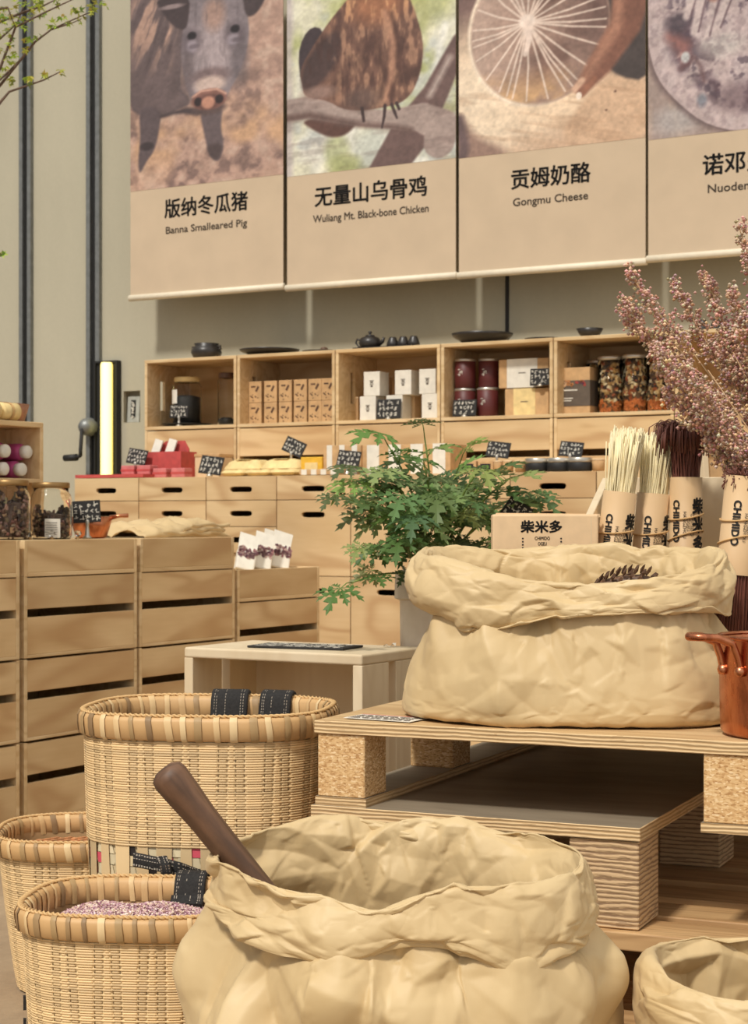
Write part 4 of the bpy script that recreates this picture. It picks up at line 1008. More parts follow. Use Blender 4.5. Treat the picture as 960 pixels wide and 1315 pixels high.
chalk_sign('black chalk sign before the copper bowl on the left-hand counter', (k*Y, Y, KZ), .12, .072, .058, 31, tilt=.05, roll=-.06, stand=.042, rows=3)
# little glass clip feet along the edge
kn0 = None
for i, px in enumerate((38, 66, 100)):
    k = (px-PX0)/F; Y = (S0-.018)/(CA*k-SA); lab = 'tiny clear glass sign stand at the edge of the left counter, %s of three' % ('leftmost', 'middle', 'rightmost')[i]
    if kn0 is None:
        kn0 = thing('sign_stand', lab, 'stand', (k*Y, Y, KZ), 0, 'glass sign stands on the left counter')
        m = MB(); m.lathe([(.007, 0), (.007, .002), (.003, .005), (.004, .007)], 12); m.build('foot', M['brass'], kn0, True)
        m = MB(); m.lathe([(.004, .007), (.01, .013), (.008, .019), (.003, .022)], 10); m.build('facet', M['glass'], kn0)
    else: dup(kn0, (k*Y, Y, KZ), 0, lab)

# ------------------------------------------------------------------ display box with pink bottles behind the jars
sB = S0-.2
dm = (d_at(3, sB)); zb = KZ; hB = zs_at(30, 541, sB)-KZ; dR = d_at(56, sB); wB = .40
t = thing('display_box', 'open pine box on the left counter holding pink bottles, with a woven tray on top', 'box', W(sB, dR-wB/2, KZ), RL)
m = MB(); m.box(-wB/2, wB/2, 0, .13, 0, .012); m.box(-wB/2, wB/2, 0, .13, hB-.014, hB); m.box(-wB/2, -wB/2+.013, 0, .13, .012, hB-.014); m.box(wB/2-.013, wB/2, 0, .13, .012, hB-.014); m.build('box_shell', M['pine'], t, bevel=.0015, seg=1)
m = MB(); m.box(-wB/2+.013, wB/2-.013, .12, .13, .012, hB-.014); m.build('back_panel', M['pine_front'], t)
m = MB(); m.box(-wB/2+.013, wB/2-.013, 0, .12, hB*.48, hB*.48+.01); m.build('shelf', M['pine'], t)
pb0 = None; n = 0
sp = [(-12, 604), (13, 602), (-8, 580), (18, 575)]
for i, (px, py) in enumerate(sp):
    k = (px-PX0)/F; sv = sB-.07; Y = sv/(CA*k-SA); z = EYE-(py-PY0)*Y/F; zf = KZ+hB*.48+.0105; z = zf+.024 if i < 2 else zf+.071
    lab = 'pink bottle with white cap in the open pine box, %s of the %s row' % (('left', 'right')[i % 2], 'lower' if i < 2 else 'upper')
    loc = (k*Y, Y, z); rot = (0, 0, RL-.25+(.25, .1, .1, .25)[i])
    if pb0 is None:
        pb0 = thing('pink_bottle', lab, 'bottle', loc, rot, 'pink bottles in the display box')
        m = MB(); m.M = Matrix.Rotation(PI/2, 4, 'X'); m.lathe([(.018, -.05), (.022, -.044), (.023, .0), (.023, .022), (.014, .034)], 20); m.build('bottle_body', M['magenta'], pb0, True)
        m = MB(); m.M = Matrix.Rotation(PI/2, 4, 'X'); m.lathe([(.014, .03), (.0175, .033), (.0175, .048), (.014, .052), (.001, .052)], 18); m.build('cap', M['white_paper'], pb0, True)
    else: dup(pb0, loc, rot, lab)
# tray on top with brown things
zt_ = KZ+hB+.0005
t = thing('wooden_tray', 'shallow flared brown tray on top of the pine display box', 'tray', W(sB-.084, dR-wB/2+.02, zt_), RL); w2 = .19
m = MB()
A = []
for (hx, hy, z) in ((w2-.018, .028, 0), (w2-.012, .032, .002), (w2, .044, .05), (w2-.004, .040, .05), (w2-.018, .03, .006)):
    ring = []
    for i in range(32):
        a = 2*PI*i/32; c, s_ = math.cos(a), math.sin(a); e = .35
        ring.append((math.copysign(abs(c)**e, c)*hx, math.copysign(abs(s_)**e, s_)*hy, z))
    A.append(ring)
A.append([(0, 0, .006)]*32); A.insert(0, [(0, 0, 0)]*32)
m.grid(np.array(A), True); m.build('tray_body', M['amber'], t, True)
rl0 = None
for i, dq in enumerate((d_at(9, sB-.024), d_at(9, sB-.024)-.075)):
    lab = 'rolled cream paper bundle lying before the brown tray, %s' % ('the right one', 'the left one')[i]
    ry = .04*(1-2*i); loc = W(sB-.024, dq, zt_+.0242)
    if rl0 is None:
        rl0 = thing('paper_roll', lab, 'roll', loc, (0, 0, RL+ry), 'paper rolls before the brown tray')
        m = MB(); m.M = Matrix.Rotation(PI/2, 4, 'Y'); m.lathe([(.02, -.034), (.023, -.03), (.022, 0), (.024, .03), (.019, .034)], 16); m.build('roll_body', M['cream'], rl0, True)
        m = MB(); m.M = Matrix.Rotation(PI/2, 4, 'Y'); m.lathe([(.0245, -.004), (.0245, .004)], 16, cap0=False, cap1=False); m.build('string_tie', M['twine'], rl0, True)
    else: dup(rl0, loc, (0, 0, RL+ry), lab)
for i in range(4):
    a = .1+i*.13; t = thing('leather_strip', 'brown curved strip fanned over the tray on the display box, %s' % ('lowest', 'second lowest', 'second highest', 'highest')[i], 'strip', W(sB-.082-i*.003, dR-wB/2-.02, zt_+.0505+i*.0035), (0, 0, RL), 'brown strips on the tray')
    pts = [Vector((-.15+u*.27, 0, .0+(.018+.006*i)*math.sin((1-u)*PI*.5)**1.5)) for u in np.linspace(0, 1, 12)]
    A = np.array([[(p.x, y, p.z+o) for p in pts] for (y, o) in ((-.014, 0), (.014, 0), (.014, .003), (-.014, .003), (-.014, 0))]); m = MB(); m.grid(A); m.build('strip_band', M['dark_wood'], t, True)
    m = MB()
    for p in pts[2:-1:2]: m.cbox((p.x, -.0145, p.z+.0015), (.006, .001, .001))
    m.build('stitching', M['thread'], t)
# ================================================================== pallets
PA = math.radians(-24); UP = Vector((math.cos(PA), math.sin(PA), 0)); VP = Vector((-math.sin(PA), math.cos(PA), 0))
C0 = P(403, 924, 2.52); C0.z = 0
ZD1 = .5195
ED = M['ply_edge']; DEEP = [(0, .085), (.115, .2), (.235, .32), (.36, .45), (.49, .58), (.62, .70), (.715, .798), (.84, .93), (.96, 1.05), (1.07, 1.148)]
def pallet(label, z0, w, dp, deck_t, blk, blkm, bot_t, deckm, loc, boards=None, xs=None, ys=None, bottoms=True, bw=.072, group='stacked pallets'):
    t = thing('pallet', label, 'pallet', (loc.x, loc.y, z0), PA, group)
    h = bot_t+blk
    if boards is None:
        m = MB(); m.box(0, w, 0, dp, h, h+deck_t, 0, 1); m.build('deck', [deckm, ED], t, bevel=.001, seg=1)
    else:
        for (y0, y1) in boards: m = MB(); m.box(0, w, y0, y1, h, h+deck_t); m.build('deck_board', deckm, t, bevel=.002)
    for x, y in [(x, y) for x in xs for y in ys]:
        q = MB(); q.box(x, x+bw, y, y+bw*1.05, bot_t, h); q.build('block', blkm, t, bevel=.0015, seg=1)
    if bottoms:
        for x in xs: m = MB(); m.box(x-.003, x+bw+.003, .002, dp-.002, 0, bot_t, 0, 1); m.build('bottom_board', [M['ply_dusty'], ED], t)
    return t
t = pallet('topmost pallet with chipboard blocks, carrying the rolled sack and the copper pot', ZD1-.12, 1.08, 1.15, .018, .0885, M['chip'], .0125, M['ply_deck'], C0, None, (.004, .553, 1.0), (.004, .34, .70, 1.06))
# small notice on the deck
st = thing('paper_notice', 'small printed paper notice with a red edge stuck on the top pallet before the sack', 'notice', C0+UP*.082+VP*.05+Vector((0, 0, ZD1+.0006)), PA-.12)
m = MB(); m.box(-.048, .06, -.025, .03, 0, .0006); m.build('sheet', M['white_paper'], st)
m = MB(); m.box(-.048, .06, .027, .0295, .0006, .0009); m.build('red_edge', M['red'], st)
m = MB(); r = rng(2)
for i in range(7):
    x = -.044
    while x < .052:
        l_ = r.uniform(.006, .02); m.box(x, min(x+l_, .056), -.02+i*.0062, -.0172+i*.0062, .0006, .0009); x += l_+.004
m.build('print', M['grey_ink'], st)
C2 = C0+UP*-.003+VP*-.005
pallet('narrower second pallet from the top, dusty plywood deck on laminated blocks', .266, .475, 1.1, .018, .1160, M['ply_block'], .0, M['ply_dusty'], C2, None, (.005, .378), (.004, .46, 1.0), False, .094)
C3 = C0+UP*-.05+VP*-.012
pallet('third pallet from the top, slatted timber deck, beside the front sack', .1405, 1.2, 1.15, .024, .078, M['beam'], .0225, M['beam'], C3, DEEP, (.02, .55, 1.1), (.004, .36, .70, 1.06))
pallet('lowest pallet, timber deck resting on the floor', .0005, 1.2, 1.15, .022, .095, M['beam'], .0225, M['beam'], C3+VP*.004, DEEP, (.02, .55, 1.1), (.004, .36, .70, 1.06))

# ================================================================== wooden stool box
BA = math.radians(-30); fl_ = P(236, 831, 3.43); zS = .557
bx_ = thing('wooden_stool', 'pale plywood box stool behind the big basket, with a chalk board lying on it', 'stool', (fl_.x, fl_.y, 0), BA)
sw, sd, th = .395, .235, .02
m = MB(); m.box(0, sw, 0, sd, zS-th, zS, 0, 1); m.build('top_board', [M['ply_pale'], M['ply_pale']], bx_, bevel=.004, seg=3)
for x in (0, sw-th):
    for (y0, y1) in ((0, .10), (.125, sd)): m = MB(); m.box(x, x+th, y0+.001, y1-.001, .0005, zS-th); m.build('side_board', M['ply_pale'], bx_, bevel=.001, seg=1)
m = MB(); m.box(th, sw-th, sd-.016, sd-.002, .03, zS-th); m.build('back_panel', M['ply_pale'], bx_)
m = MB(); m.box(th, sw-th, .02, sd-.02, .06, .075); m.build('lower_shelf', M['ply_pale'], bx_)
bt = Vector((math.cos(BA), math.sin(BA), 0)); bn = Vector((-math.sin(BA), math.cos(BA), 0))
cb = thing('chalk_board', 'black chalk board lying flat on the plywood stool', 'board', fl_*1+bt*.21+bn*.1+Vector((0, 0, zS+.0006-fl_.z)), BA+.12)
m = MB(); m.box(-.1, .1, -.045, .05, 0, .004); m.build('board', M['slate'], cb, bevel=.001)
m = MB(); r = rng(9)
for i in range(4):
    x = -.085
    while x < .08:
        for k in range(3): m.cbox((x+r.uniform(-.006, .006), -.03+i*.022+r.uniform(-.006, .006), .0043), (.011, .0018, .0006), rz=r.choice((0, 1.57, .7)))
        x += .018
m.build('chalk_writing', M['chalk'], cb)
sp_ = thing('paper_scrap', 'tiny crumpled white scrap at the right end of the stool top', 'scrap', fl_+bt*.345+bn*.19+Vector((0, 0, zS+.0005-fl_.z)))
m = MB(); r = rng(3); A = [[((i-2)*.006+r.uniform(-.001, .001), (j-1)*.006, max(0, .003+r.uniform(-.003, .006))) for i in range(5)] for j in range(3)]; m.grid(np.array(A)); m.build('crumpled_sheet', M['white_paper'], sp_)

# ================================================================== baskets
def sring(a, b, n, e):
    out = []
    for i in range(n):
        w_ = 2*PI*i/n; c, s_ = math.cos(w_), math.sin(w_)
        out.append((math.copysign(abs(c)**(2/e), c)*a, math.copysign(abs(s_)**(2/e), s_)*b))
    # even spacing along the outline
    P_ = np.array(out+[out[0]]); L = np.concatenate([[0], np.cumsum(np.hypot(*np.diff(P_, axis=0).T))]); q = np.linspace(0, L[-1], n, endpoint=False)
    return np.stack([np.interp(q, L, P_[:, 0]), np.interp(q, L, P_[:, 1])], 1)
def basket(label, loc, rot, a, b, h, taper, band_z=None, pitch=.0042, stakes=36, seed=1, rimh=.034, e=3.0, tone=(222, 194, 148)):
    t = thing('woven_basket', label, 'basket', loc, rot, 'tall woven bamboo baskets'); r = rng(seed); SP = 16; HS = SP/2; n = stakes*SP
    base = sring(1, b/a, n, e)
    nrm = np.roll(base, -1, 0)-np.roll(base, 1, 0); nrm = np.stack([nrm[:, 1], -nrm[:, 0]], 1); nrm /= np.linalg.norm(nrm, axis=1)[:, None]
    rad = lambda z: a*(taper+(1-taper)*min(1, (z/h))**.8)
    z_lo = band_z if band_z else .004; z_hi = h-rimh
    # inner lining
    m = MB(); m.col = lin((176, 140, 98)); A = []
    for z in np.linspace(.004, h-.006, 14):
        q = base*rad(z)-nrm*.007; A.append([(x, y, z) for x, y in q])
    A.insert(0, [(0, 0, .004)]*n); m.grid(np.array(A), True, flip=True); m.build('lining', M['bamboo'], t, True)
    # upright stakes: broad, every second one narrowing to a point towards the rim
    for part, zz in (('stakes', (z_lo, z_hi)),):
        m = MB(); ph = 2*PI/stakes
        for k in range(stakes):
            col = lin(tuple(np.array(tone)*r.uniform(.88, 1.06))); m.col = col; A = []
            for q in np.linspace(0, 1, 12):
                z = .003+(z_hi-.003)*q; f = (1-.72*q) if k % 2 else (.42+.5*q); row = []
                for u in (-1, -.5, 0, .5, 1):
                    idx = (k*SP+HS+u*(HS-.4)*f) % n; i0 = int(idx); fr = idx-i0; p0 = base[i0]*(1-fr)+base[(i0+1) % n]*fr; nn = nrm[i0]
                    p0 = p0*rad(z)+nn*.0003; row.append((p0[0], p0[1], z))
                A.append(row)
            m.grid(np.array(A))
        m.build('stakes', M['bamboo'], t, True)
    # fine horizontal weft, passing in front of the stakes and ducking at their edges
    m = MB(); k = 0; z = z_lo; idx = np.arange(n); cell = idx % SP-HS; par = (idx//SP) % 2
    while z < z_hi:
        qz = (z-.003)/(z_hi-.003); f_ = np.where(par == 1, 1-.72*qz, .42+.5*qz); ed = np.abs(np.abs(cell)-(HS-.4)*f_) < .6; off = np.where(ed, -.0014 if k % 2 else .0007, .0010)+np.where(np.abs(cell) < (HS-.4)*f_, .0003, -.0003)
        q = base*rad(z); dark = r.uniform(.92, 1.05); m.col = lin(tuple(np.array(tone)*dark*np.array((1.02, 1.0, .97)))); hh = pitch*.455
        rows = []
        for (do, dz) in ((-.0004, hh), (.0006, hh*.6), (.0006, -hh*.6), (-.0004, -hh)):
            pp = q+nrm*(off+do)[:, None]; rows.append(np.column_stack([pp, np.full(n, z+dz)]))
        m.grid(np.array(rows), True)
        cin = np.tile(np.where(np.abs(cell) < (HS-.4)*f_, 1.07, .90), 4); c0 = m.col; m.c[-4*n:] = [(c0[0]*q_, c0[1]*q_, c0[2]*q_) for q_ in cin]
        z += pitch; k += 1
    o = m.build('weft', M['bamboo'], t, True)
    if band_z:                                            # plaited coloured band under the weft
        m = MB(); m.col = lin((206, 188, 150)); m.grid(np.array([[(*(base[q]*rad(zc)-nrm[q]*.0035), zc) for q in range(n)] for zc in (.004, band_z*.5, band_z)]), True)
        cols = [(222, 206, 170), (222, 206, 170), (226, 212, 176), (40, 34, 32), (206, 84, 100), (230, 214, 178), (218, 200, 160)]
        nb = int(stakes*1.7)
        for j in range(int(band_z/.016)):
            for i in range(nb):
                m.col = lin(tuple(np.array(r.choice(cols))*r.uniform(.9, 1.05))); z0 = band_z-.016*(j+1); i0 = int(i*n/nb); i1 = int((i+.92)*n/nb)
                sk = 2 if (i+j) % 2 else -2
                A = []
                for (zc, sh) in ((z0+.0005, 0), (z0+.0155, sk)):
                    A.append([(*(base[(q+sh) % n]*rad(zc)-nrm[(q+sh) % n]*.002), zc) for q in range(i0, i1+1)])
                m.grid(np.array(A))
        m.build('plaited_band', M['bamboo'], t)
    # rim: hoop plus wrapped strips
    m = MB(); m.col = lin((206, 166, 114)); rows = []
    for (do, z) in ((.002, h-rimh), (.0075, h-rimh+.003), (.0085, h-.006), (.006, h), (-.004, h+.001), (-.009, h-.005), (-.010, h-rimh), (-.006, h-rimh-.002)):
        rows.append(np.column_stack([base*rad(h)+nrm*do, np.full(n, z)]))
    m.grid(np.array(rows), True); m.build('rim_hoop', M['bamboo'], t, True)
    m = MB(); nb = int(stakes*1.4)
    for k in range(nb):
        c = r.choice(((160, 130, 90), (172, 142, 98), (142, 114, 80), (224, 196, 148), (216, 184, 134), (204, 168, 118))); m.col = lin(c); i0 = int(k*n/nb+r.uniform(-1, 1)); wdt = r.choice((3, 4, 5)); sl = r.uniform(.3, 2)
        rows = []
        for (do, z, s_) in ((.0035, h-rimh-.001, sl), (.009, h-rimh+.004, sl), (.0104, h-rimh*.5, sl/2), (.010, h-.005, 0), (.0065, h+.0018, 0), (-.004, h+.0024, 0), (-.0105, h-.005, 0), (-.0118, h-rimh*.5, -sl/2), (-.0105, h-rimh-.001, -sl)):
            row = []
            for u in np.linspace(0, wdt, 4):
                ii = (i0+u+s_) % n; ia = int(ii); fr = ii-ia; p0 = base[ia]*(1-fr)+base[(ia+1) % n]*fr; nn = nrm[ia]; bul = .0008*(1-abs(u/wdt*2-1))
                p0 = p0*rad(h)+nn*(do+(bul if do > 0 else -bul)); row.append((p0[0], p0[1], z))
            rows.append(row)
        m.grid(np.array(rows))
    m.build('rim_wrapping', M['bamboo'], t, True)
    # wound cane edge on the very top
    m = MB(); m.col = lin((210, 172, 118))
    for ph in (0, PI):
        q = [(*(base[i]*rad(h)+nrm[i]*.0015+nrm[i]*.003*math.sin(i*.8+ph)), h+.0026+.0013*math.cos(i*.8+ph)) for i in range(n)]
        m.tube(q, .0018, 5, closed=True)
    m.build('cane_edge', M['bamboo'], t, True)
    return t, base*rad(h), nrm
def strap(parent, pts, width, side, name='strap', seed=0):
    """flat canvas strap along pts, width along the vector side; white stitched lines"""
    pts = [Vector(p) for p in pts]; side = Vector(side).normalized(); N = len(pts); th_ = .0035
    def off(i):
        t_ = (pts[min(i+1, N-1)]-pts[max(i-1, 0)]).normalized(); return side.cross(t_).normalized()
    A = []
    for i in range(N):
        o = off(i); A.append([pts[i]+side*width/2*u+o*th_*v for (u, v) in ((-1, -.7), (-1, .7), (-.9, 1), (.9, 1), (1, .7), (1, -.7), (.9, -1), (-.9, -1))])
    m = MB(); m.grid(np.array(A), True)
    m.raw([tuple(p) for p in A[0]], [tuple(range(7, -1, -1))]); m.raw([tuple(p) for p in A[-1]], [tuple(range(8))])
    o_ = m.build(name, M['denim'], parent, True)
    m = MB(); r = rng(seed)
    for u in (-.78, -.64, .2, .68, .8):
        for sgn in (1.12, -1.12):
            L = 0
            for i in range(N-1):
                seg = pts[i+1]-pts[i]; k = max(1, int(seg.length/.0042))
                for j in range(k):
                    if r.random() < .12: continue
                    a = pts[i]+seg*((j+.15)/k); b = pts[i]+seg*((j+.75)/k); oo = off(i)*th_*sgn
                    m.tube([a+side*width/2*u+oo, b+side*width/2*u+oo], .0006, 4, caps=False)
    m.build('stitching', M['thread'], o_); return o_
# big basket
bp = P(270, 908, 2.75); HB = bp.z
big, ring, nr = basket('biggest woven basket, standing behind the wooden pestle, with two black straps over its rim', (bp.x, bp.y, .0005), math.radians(-8), .184, .158, HB, .90, HB-.188, .0036, 34, 1)
def rimpts(base_pt, n_in, h, inside, outside, w0=.012):
    p = Vector((base_pt[0], base_pt[1], 0)); nn = Vector((n_in[0], n_in[1], 0))
    out = []
    for q in (0, .33, .66, 1): out.append(p-nn*(w0+.012-.010*q)+Vector((0, 0, h-inside*(1-q)-.002)))
    out += [p-nn*.008+Vector((0, 0, h+.006)), p+nn*.001+Vector((0, 0, h+.009)), p+nn*.009+Vector((0, 0, h+.006))]
    for q in (.2, .6, 1): out.append(p+nn*(.0145)+Vector((0, 0, h-outside*q)))
    return out
inv = Matrix.Rotation(math.radians(8), 4, 'Z')
for (px, wd) in ((292, .060), (356, .053)):
    tx = (inv @ (Vector(((px-PX0)/F*2.88, 2.88, 0))-Vector((bp.x, bp.y, 0))))
    i = min(range(len(ring)), key=lambda k: abs(ring[k][0]-tx.x)+(0 if ring[k][1] > 0 else 9))
    strap(big, rimpts(ring[i], nr[i], HB, .04, .03), wd, (-nr[i][1], nr[i][0], 0), seed=px)
# strap knotted round the front of the big basket near its foot
zk = EYE-(1113-PY0)*2.57/F
loc_ = lambda px, py, Y: inv @ (P(px, py, Y)-Vector((bp.x, bp.y, 0)))
strap(big, [loc_(172, 1104, 2.575), loc_(196, 1109, 2.565), loc_(212, 1112, 2.553), loc_(232, 1117, 2.56), loc_(250, 1124, 2.575), loc_(270, 1132, 2.59)], .02, (0, .12, 1), 'knotted_strap', 5)
strap(big, [loc_(208, 1102, 2.558), loc_(212, 1112, 2.543), loc_(214, 1122, 2.548)], .016, (1, .0, .12), 'knot', 6)
# left basket
lp = P(133, 1064, 3.12); HL = lp.z
lb, lr_, ln_ = basket('woven basket at the left edge, partly behind the biggest basket', (lp.x, lp.y, .0005), math.radians(4), .178, .15, HL, .80, None, .0038, 32, 2, .03)
# plaited bottom seen inside
m = MB(); r = rng(12)
for i in range(-12, 13):
    for j in range(-9, 10):
        x, y = i*.012, j*.012
        if (abs(x)/.150)**3+(abs(y)/.125)**3 < 1:
            m.col = lin(tuple(np.array((202, 140, 92))*r.uniform(.85, 1.1))); m.cbox((x, y, HL-.036+((i+j) % 2)*.0015), (.0155, .0085, .0015), rz=PI/4 if (i+j) % 2 else -PI/4)
m.build('plaited_tray', M['bamboo'], lb)
# front basket
fp = P(182, 1153, 2.40); HF = fp.z
fb, fr_, fn_ = basket('woven basket filled with pink and white grain, left of the front sack', (fp.x, fp.y, .0005), math.radians(-6), .152, .130, HF, .86, None, .0033, 32, 3, .03)
i = min(range(len(fr_)), key=lambda k: abs(fr_[k][0]-.042)+(0 if fr_[k][1] > 0 else 9))
strap(fb, rimpts(fr_[i], fn_[i], HF, .028, .02), .044, (-fn_[i][1], fn_[i][0], 0), seed=77)
strap(fb, [Vector((.04, fr_[i][1]-.022, HF-.02)), Vector((.04, fr_[i][1]-.027, HF-.026)), Vector((.04, fr_[i][1]-.036, HF-.030))], .046, (1, 0, 0), 'folded_strap_end', 9)
# dark marks on its left foot
m = MB()
for z in (.165, .135): m.cbox((-.1425, -.06, z), (.004, .008, .018), rz=.3)
for z in (.165, .135): m.cbox((-.148, -.02, z), (.004, .008, .018), rz=.0)
m.build('dark_binding', M['denim'], fb)
# grain heap: too many to count
g = MB(); r = rng(44); cols = [lin(c) for c in ((226, 200, 196), (204, 168, 176), (160, 112, 128), (122, 78, 92), (232, 214, 192), (212, 182, 160), (190, 150, 150))]
hgt = lambda x, y: HF-.031+.014*(1-(x/.13)**2-(y/.105)**2)+.003*math.sin(x*60)+.003*math.sin(y*50+x*20)
nn_ = 34; A = []
for rr in np.linspace(0, 1, 9):
    A.append([(x*rr, y*rr, hgt(x*rr, y*rr)-.001) for x, y in sring(.132, .110, 48, 3)])
g.col = lin((206, 176, 170)); g.grid(np.array(A), True, flip=True)
for k in range(7500):
    x, y = r.uniform(-.134, .134), r.uniform(-.112, .112)
    if (abs(x)/.135)**3+(abs(y)/.113)**3 > 1: continue
    g.col = r.choice(cols); s_ = r.uniform(.0011, .002); g.M = Matrix.Translation((x, y, hgt(x, y)+r.uniform(0, .0016))) @ Matrix.Rotation(r.uniform(0, 6), 4, 'Z') @ Matrix.Rotation(r.uniform(-.8, .8), 4, 'Y')
    L = s_*r.uniform(1.2, 2.2); g.raw([(-L, 0, 0), (0, -s_, 0), (L, 0, 0), (0, s_, 0), (0, 0, s_), (0, 0, -s_)], [(0, 1, 4), (1, 2, 4), (2, 3, 4), (3, 0, 4), (1, 0, 5), (2, 1, 5), (3, 2, 5), (0, 3, 5)])
g.M = Matrix.Identity(4)
o = g.build('grain', M['attr_gloss'], loc=(fp.x, fp.y, 0), rot=math.radians(-6)); tag(o, 'pink and white grain heaped in the front basket', 'grain', None, 'stuff')

# ================================================================== paper sacks
def crumple(nu, nv, npts, seed, amp, aspect=2.5):
    """creased-paper relief: random points joined by flat facets, periodic around"""
    r = np.random.RandomState(seed); n = npts
    q = r.rand(n, 2); hts = r.randn(n)
    pts = []; hs = []
    for dx in (-1, 0, 1):
        for k in range(n):
            x = q[k, 0]+dx
            if -.35 < x < 1.35: pts.append((x*aspect, q[k, 1])); hs.append(hts[k])
    for x in np.linspace(-.4, 1.4, 14):
        for y in (-.15, 1.15): pts.append((x*aspect, y)); hs.append(r.randn()*.5)
    v, e_, f, ov, oe, of_ = delaunay_2d_cdt([Vector(p) for p in pts], [], [], 0, 1e-6)
    hh = [hs[ov[i][0]] if ov[i] else 0 for i in range(len(v))]
    U = np.linspace(0, 1, nu, endpoint=False); V = np.linspace(0, 1, nv); out = np.zeros((nv, nu))
    UU, VV = np.meshgrid(U*aspect, V)
    for tri in f:
        (x1, y1), (x2, y2), (x3, y3) = [v[i] for i in tri]; det = (y2-y3)*(x1-x3)+(x3-x2)*(y1-y3)
        if abs(det) < 1e-12: continue
        i0, i1 = np.searchsorted(U*aspect, [min(x1, x2, x3)-1e-9, max(x1, x2, x3)+1e-9]); j0, j1 = np.searchsorted(V, [min(y1, y2, y3)-1e-9, max(y1, y2, y3)+1e-9])
        if i0 >= i1 or j0 >= j1: continue
        X = UU[j0:j1, i0:i1]; Y = VV[j0:j1, i0:i1]
        a = ((y2-y3)*(X-x3)+(x3-x2)*(Y-y3))/det; b = ((y3-y1)*(X-x3)+(x1-x3)*(Y-y3))/det; c = 1-a-b
        ins = (a >= -1e-6) & (b >= -1e-6) & (c >= -1e-6); val = a*hh[tri[0]]+b*hh[tri[1]]+c*hh[tri[2]]
        out[j0:j1, i0:i1] = np.where(ins, val, out[j0:j1, i0:i1])
    return out*amp
def catmull(K, n):                                       # resample a list of arrays
    K = np.array(K); L = len(K); t = np.linspace(0, L-1, n); i = np.clip(t.astype(int), 0, L-2); f = (t-i)[:, None, None]
    g_ = lambda k: K[np.clip(k, 0, L-1)]
    p0, p1, p2, p3 = g_(i-1), g_(i), g_(i+1), g_(i+2)
    return .5*((2*p1)+(-p0+p2)*f+(2*p0-5*p1+4*p2-p3)*f**2+(-p0+3*p1-3*p2+p3)*f**3)
def bumpang(th, c, w):
    d = (th-math.radians(c)+PI) % (2*PI)-PI; return np.exp(-(d/math.radians(w))**2)
def sack(label, c, rot, rings, seed, nu=420, nv=300, amps=None, weights=None, group='open kraft paper sacks', cols=None):
    th = np.linspace(0, 2*PI, nu, endpoint=False); K = []; wt = []; rq = rng(seed+50); folds = [(rq.uniform(0, 360), rq.uniform(6, 13), rq.choice((-1, -1, 1))*rq.uniform(.4, 1)) for _ in range(26)]
    for rg in rings:
        a, b, z, e = rg['a'], rg['b'], rg['z'], rg.get('e', 2.4)
        co, si = np.cos(th), np.sin(th)
        rr = (np.abs(co/a)**e+np.abs(si/b)**e)**(-1/e)
        for (cc, w_, am) in rg.get('dr', []): rr = rr*(1+am*bumpang(th, cc, w_))
        for (cc, w_, am) in folds: rr = rr*(1+rg.get('f', 0)*am*bumpang(th, cc, w_))
        zz = np.full(nu, float(z))+rg.get('zs', 0)*si+rg.get('zc', 0)*co
        for (cc, w_, am) in rg.get('dz', []): zz = zz+am*bumpang(th, cc, w_)
        K.append(np.stack([rr*co+rg.get('x', 0), rr*si+rg.get('y', 0), zz], 1)); wt.append([rg.get('w', 1)*(.5 if len(wt) >= 7 else 1), rg.get('wf', 1)*(.9 if len(wt) >= 7 else 1)])
    G = catmull(K, nv); w2 = catmull(np.array(wt)[:, None, :], nv)[:, 0]
    du = np.roll(G, -1, 1)-np.roll(G, 1, 1); dv = np.gradient(G, axis=0); N = np.cross(du, dv); N /= np.linalg.norm(N, axis=2)[..., None]+1e-9
    h = 0
    for i, (n_, am, asp) in enumerate(amps):
        q = crumple(nu, nv, n_, seed*7+i, am, asp)
        if i: q = np.maximum(q, crumple(nu, nv, n_, seed*11+i+40, am, asp))*1.15
        h = h+q*w2[:, min(i, 1)][:, None]
    # gathers running up and down
    G = G+N*h[..., None]
    t = thing('paper_sack', label, 'sack', c, rot, group)
    m = MB(); m.grid(G, True); o = m.build('sack_body', M['sack'], t, True)
    ca = o.data.attributes.new('crease', 'FLOAT', 'POINT'); cw = np.interp(np.linspace(0, 1, nv), [0, .35, .5, .62, 1], [.25, .25, .45, 1, 1]); ca.data.foreach_set('value', np.repeat(cw, nu))
    s_ = o.modifiers.new('thickness', 'SOLIDIFY'); s_.thickness = .0012; s_.offset = 0
    return t, G
AMPS = [(46, .0115, 2.2), (300, .0052, 2.2), (1900, .0017, 2.2)]
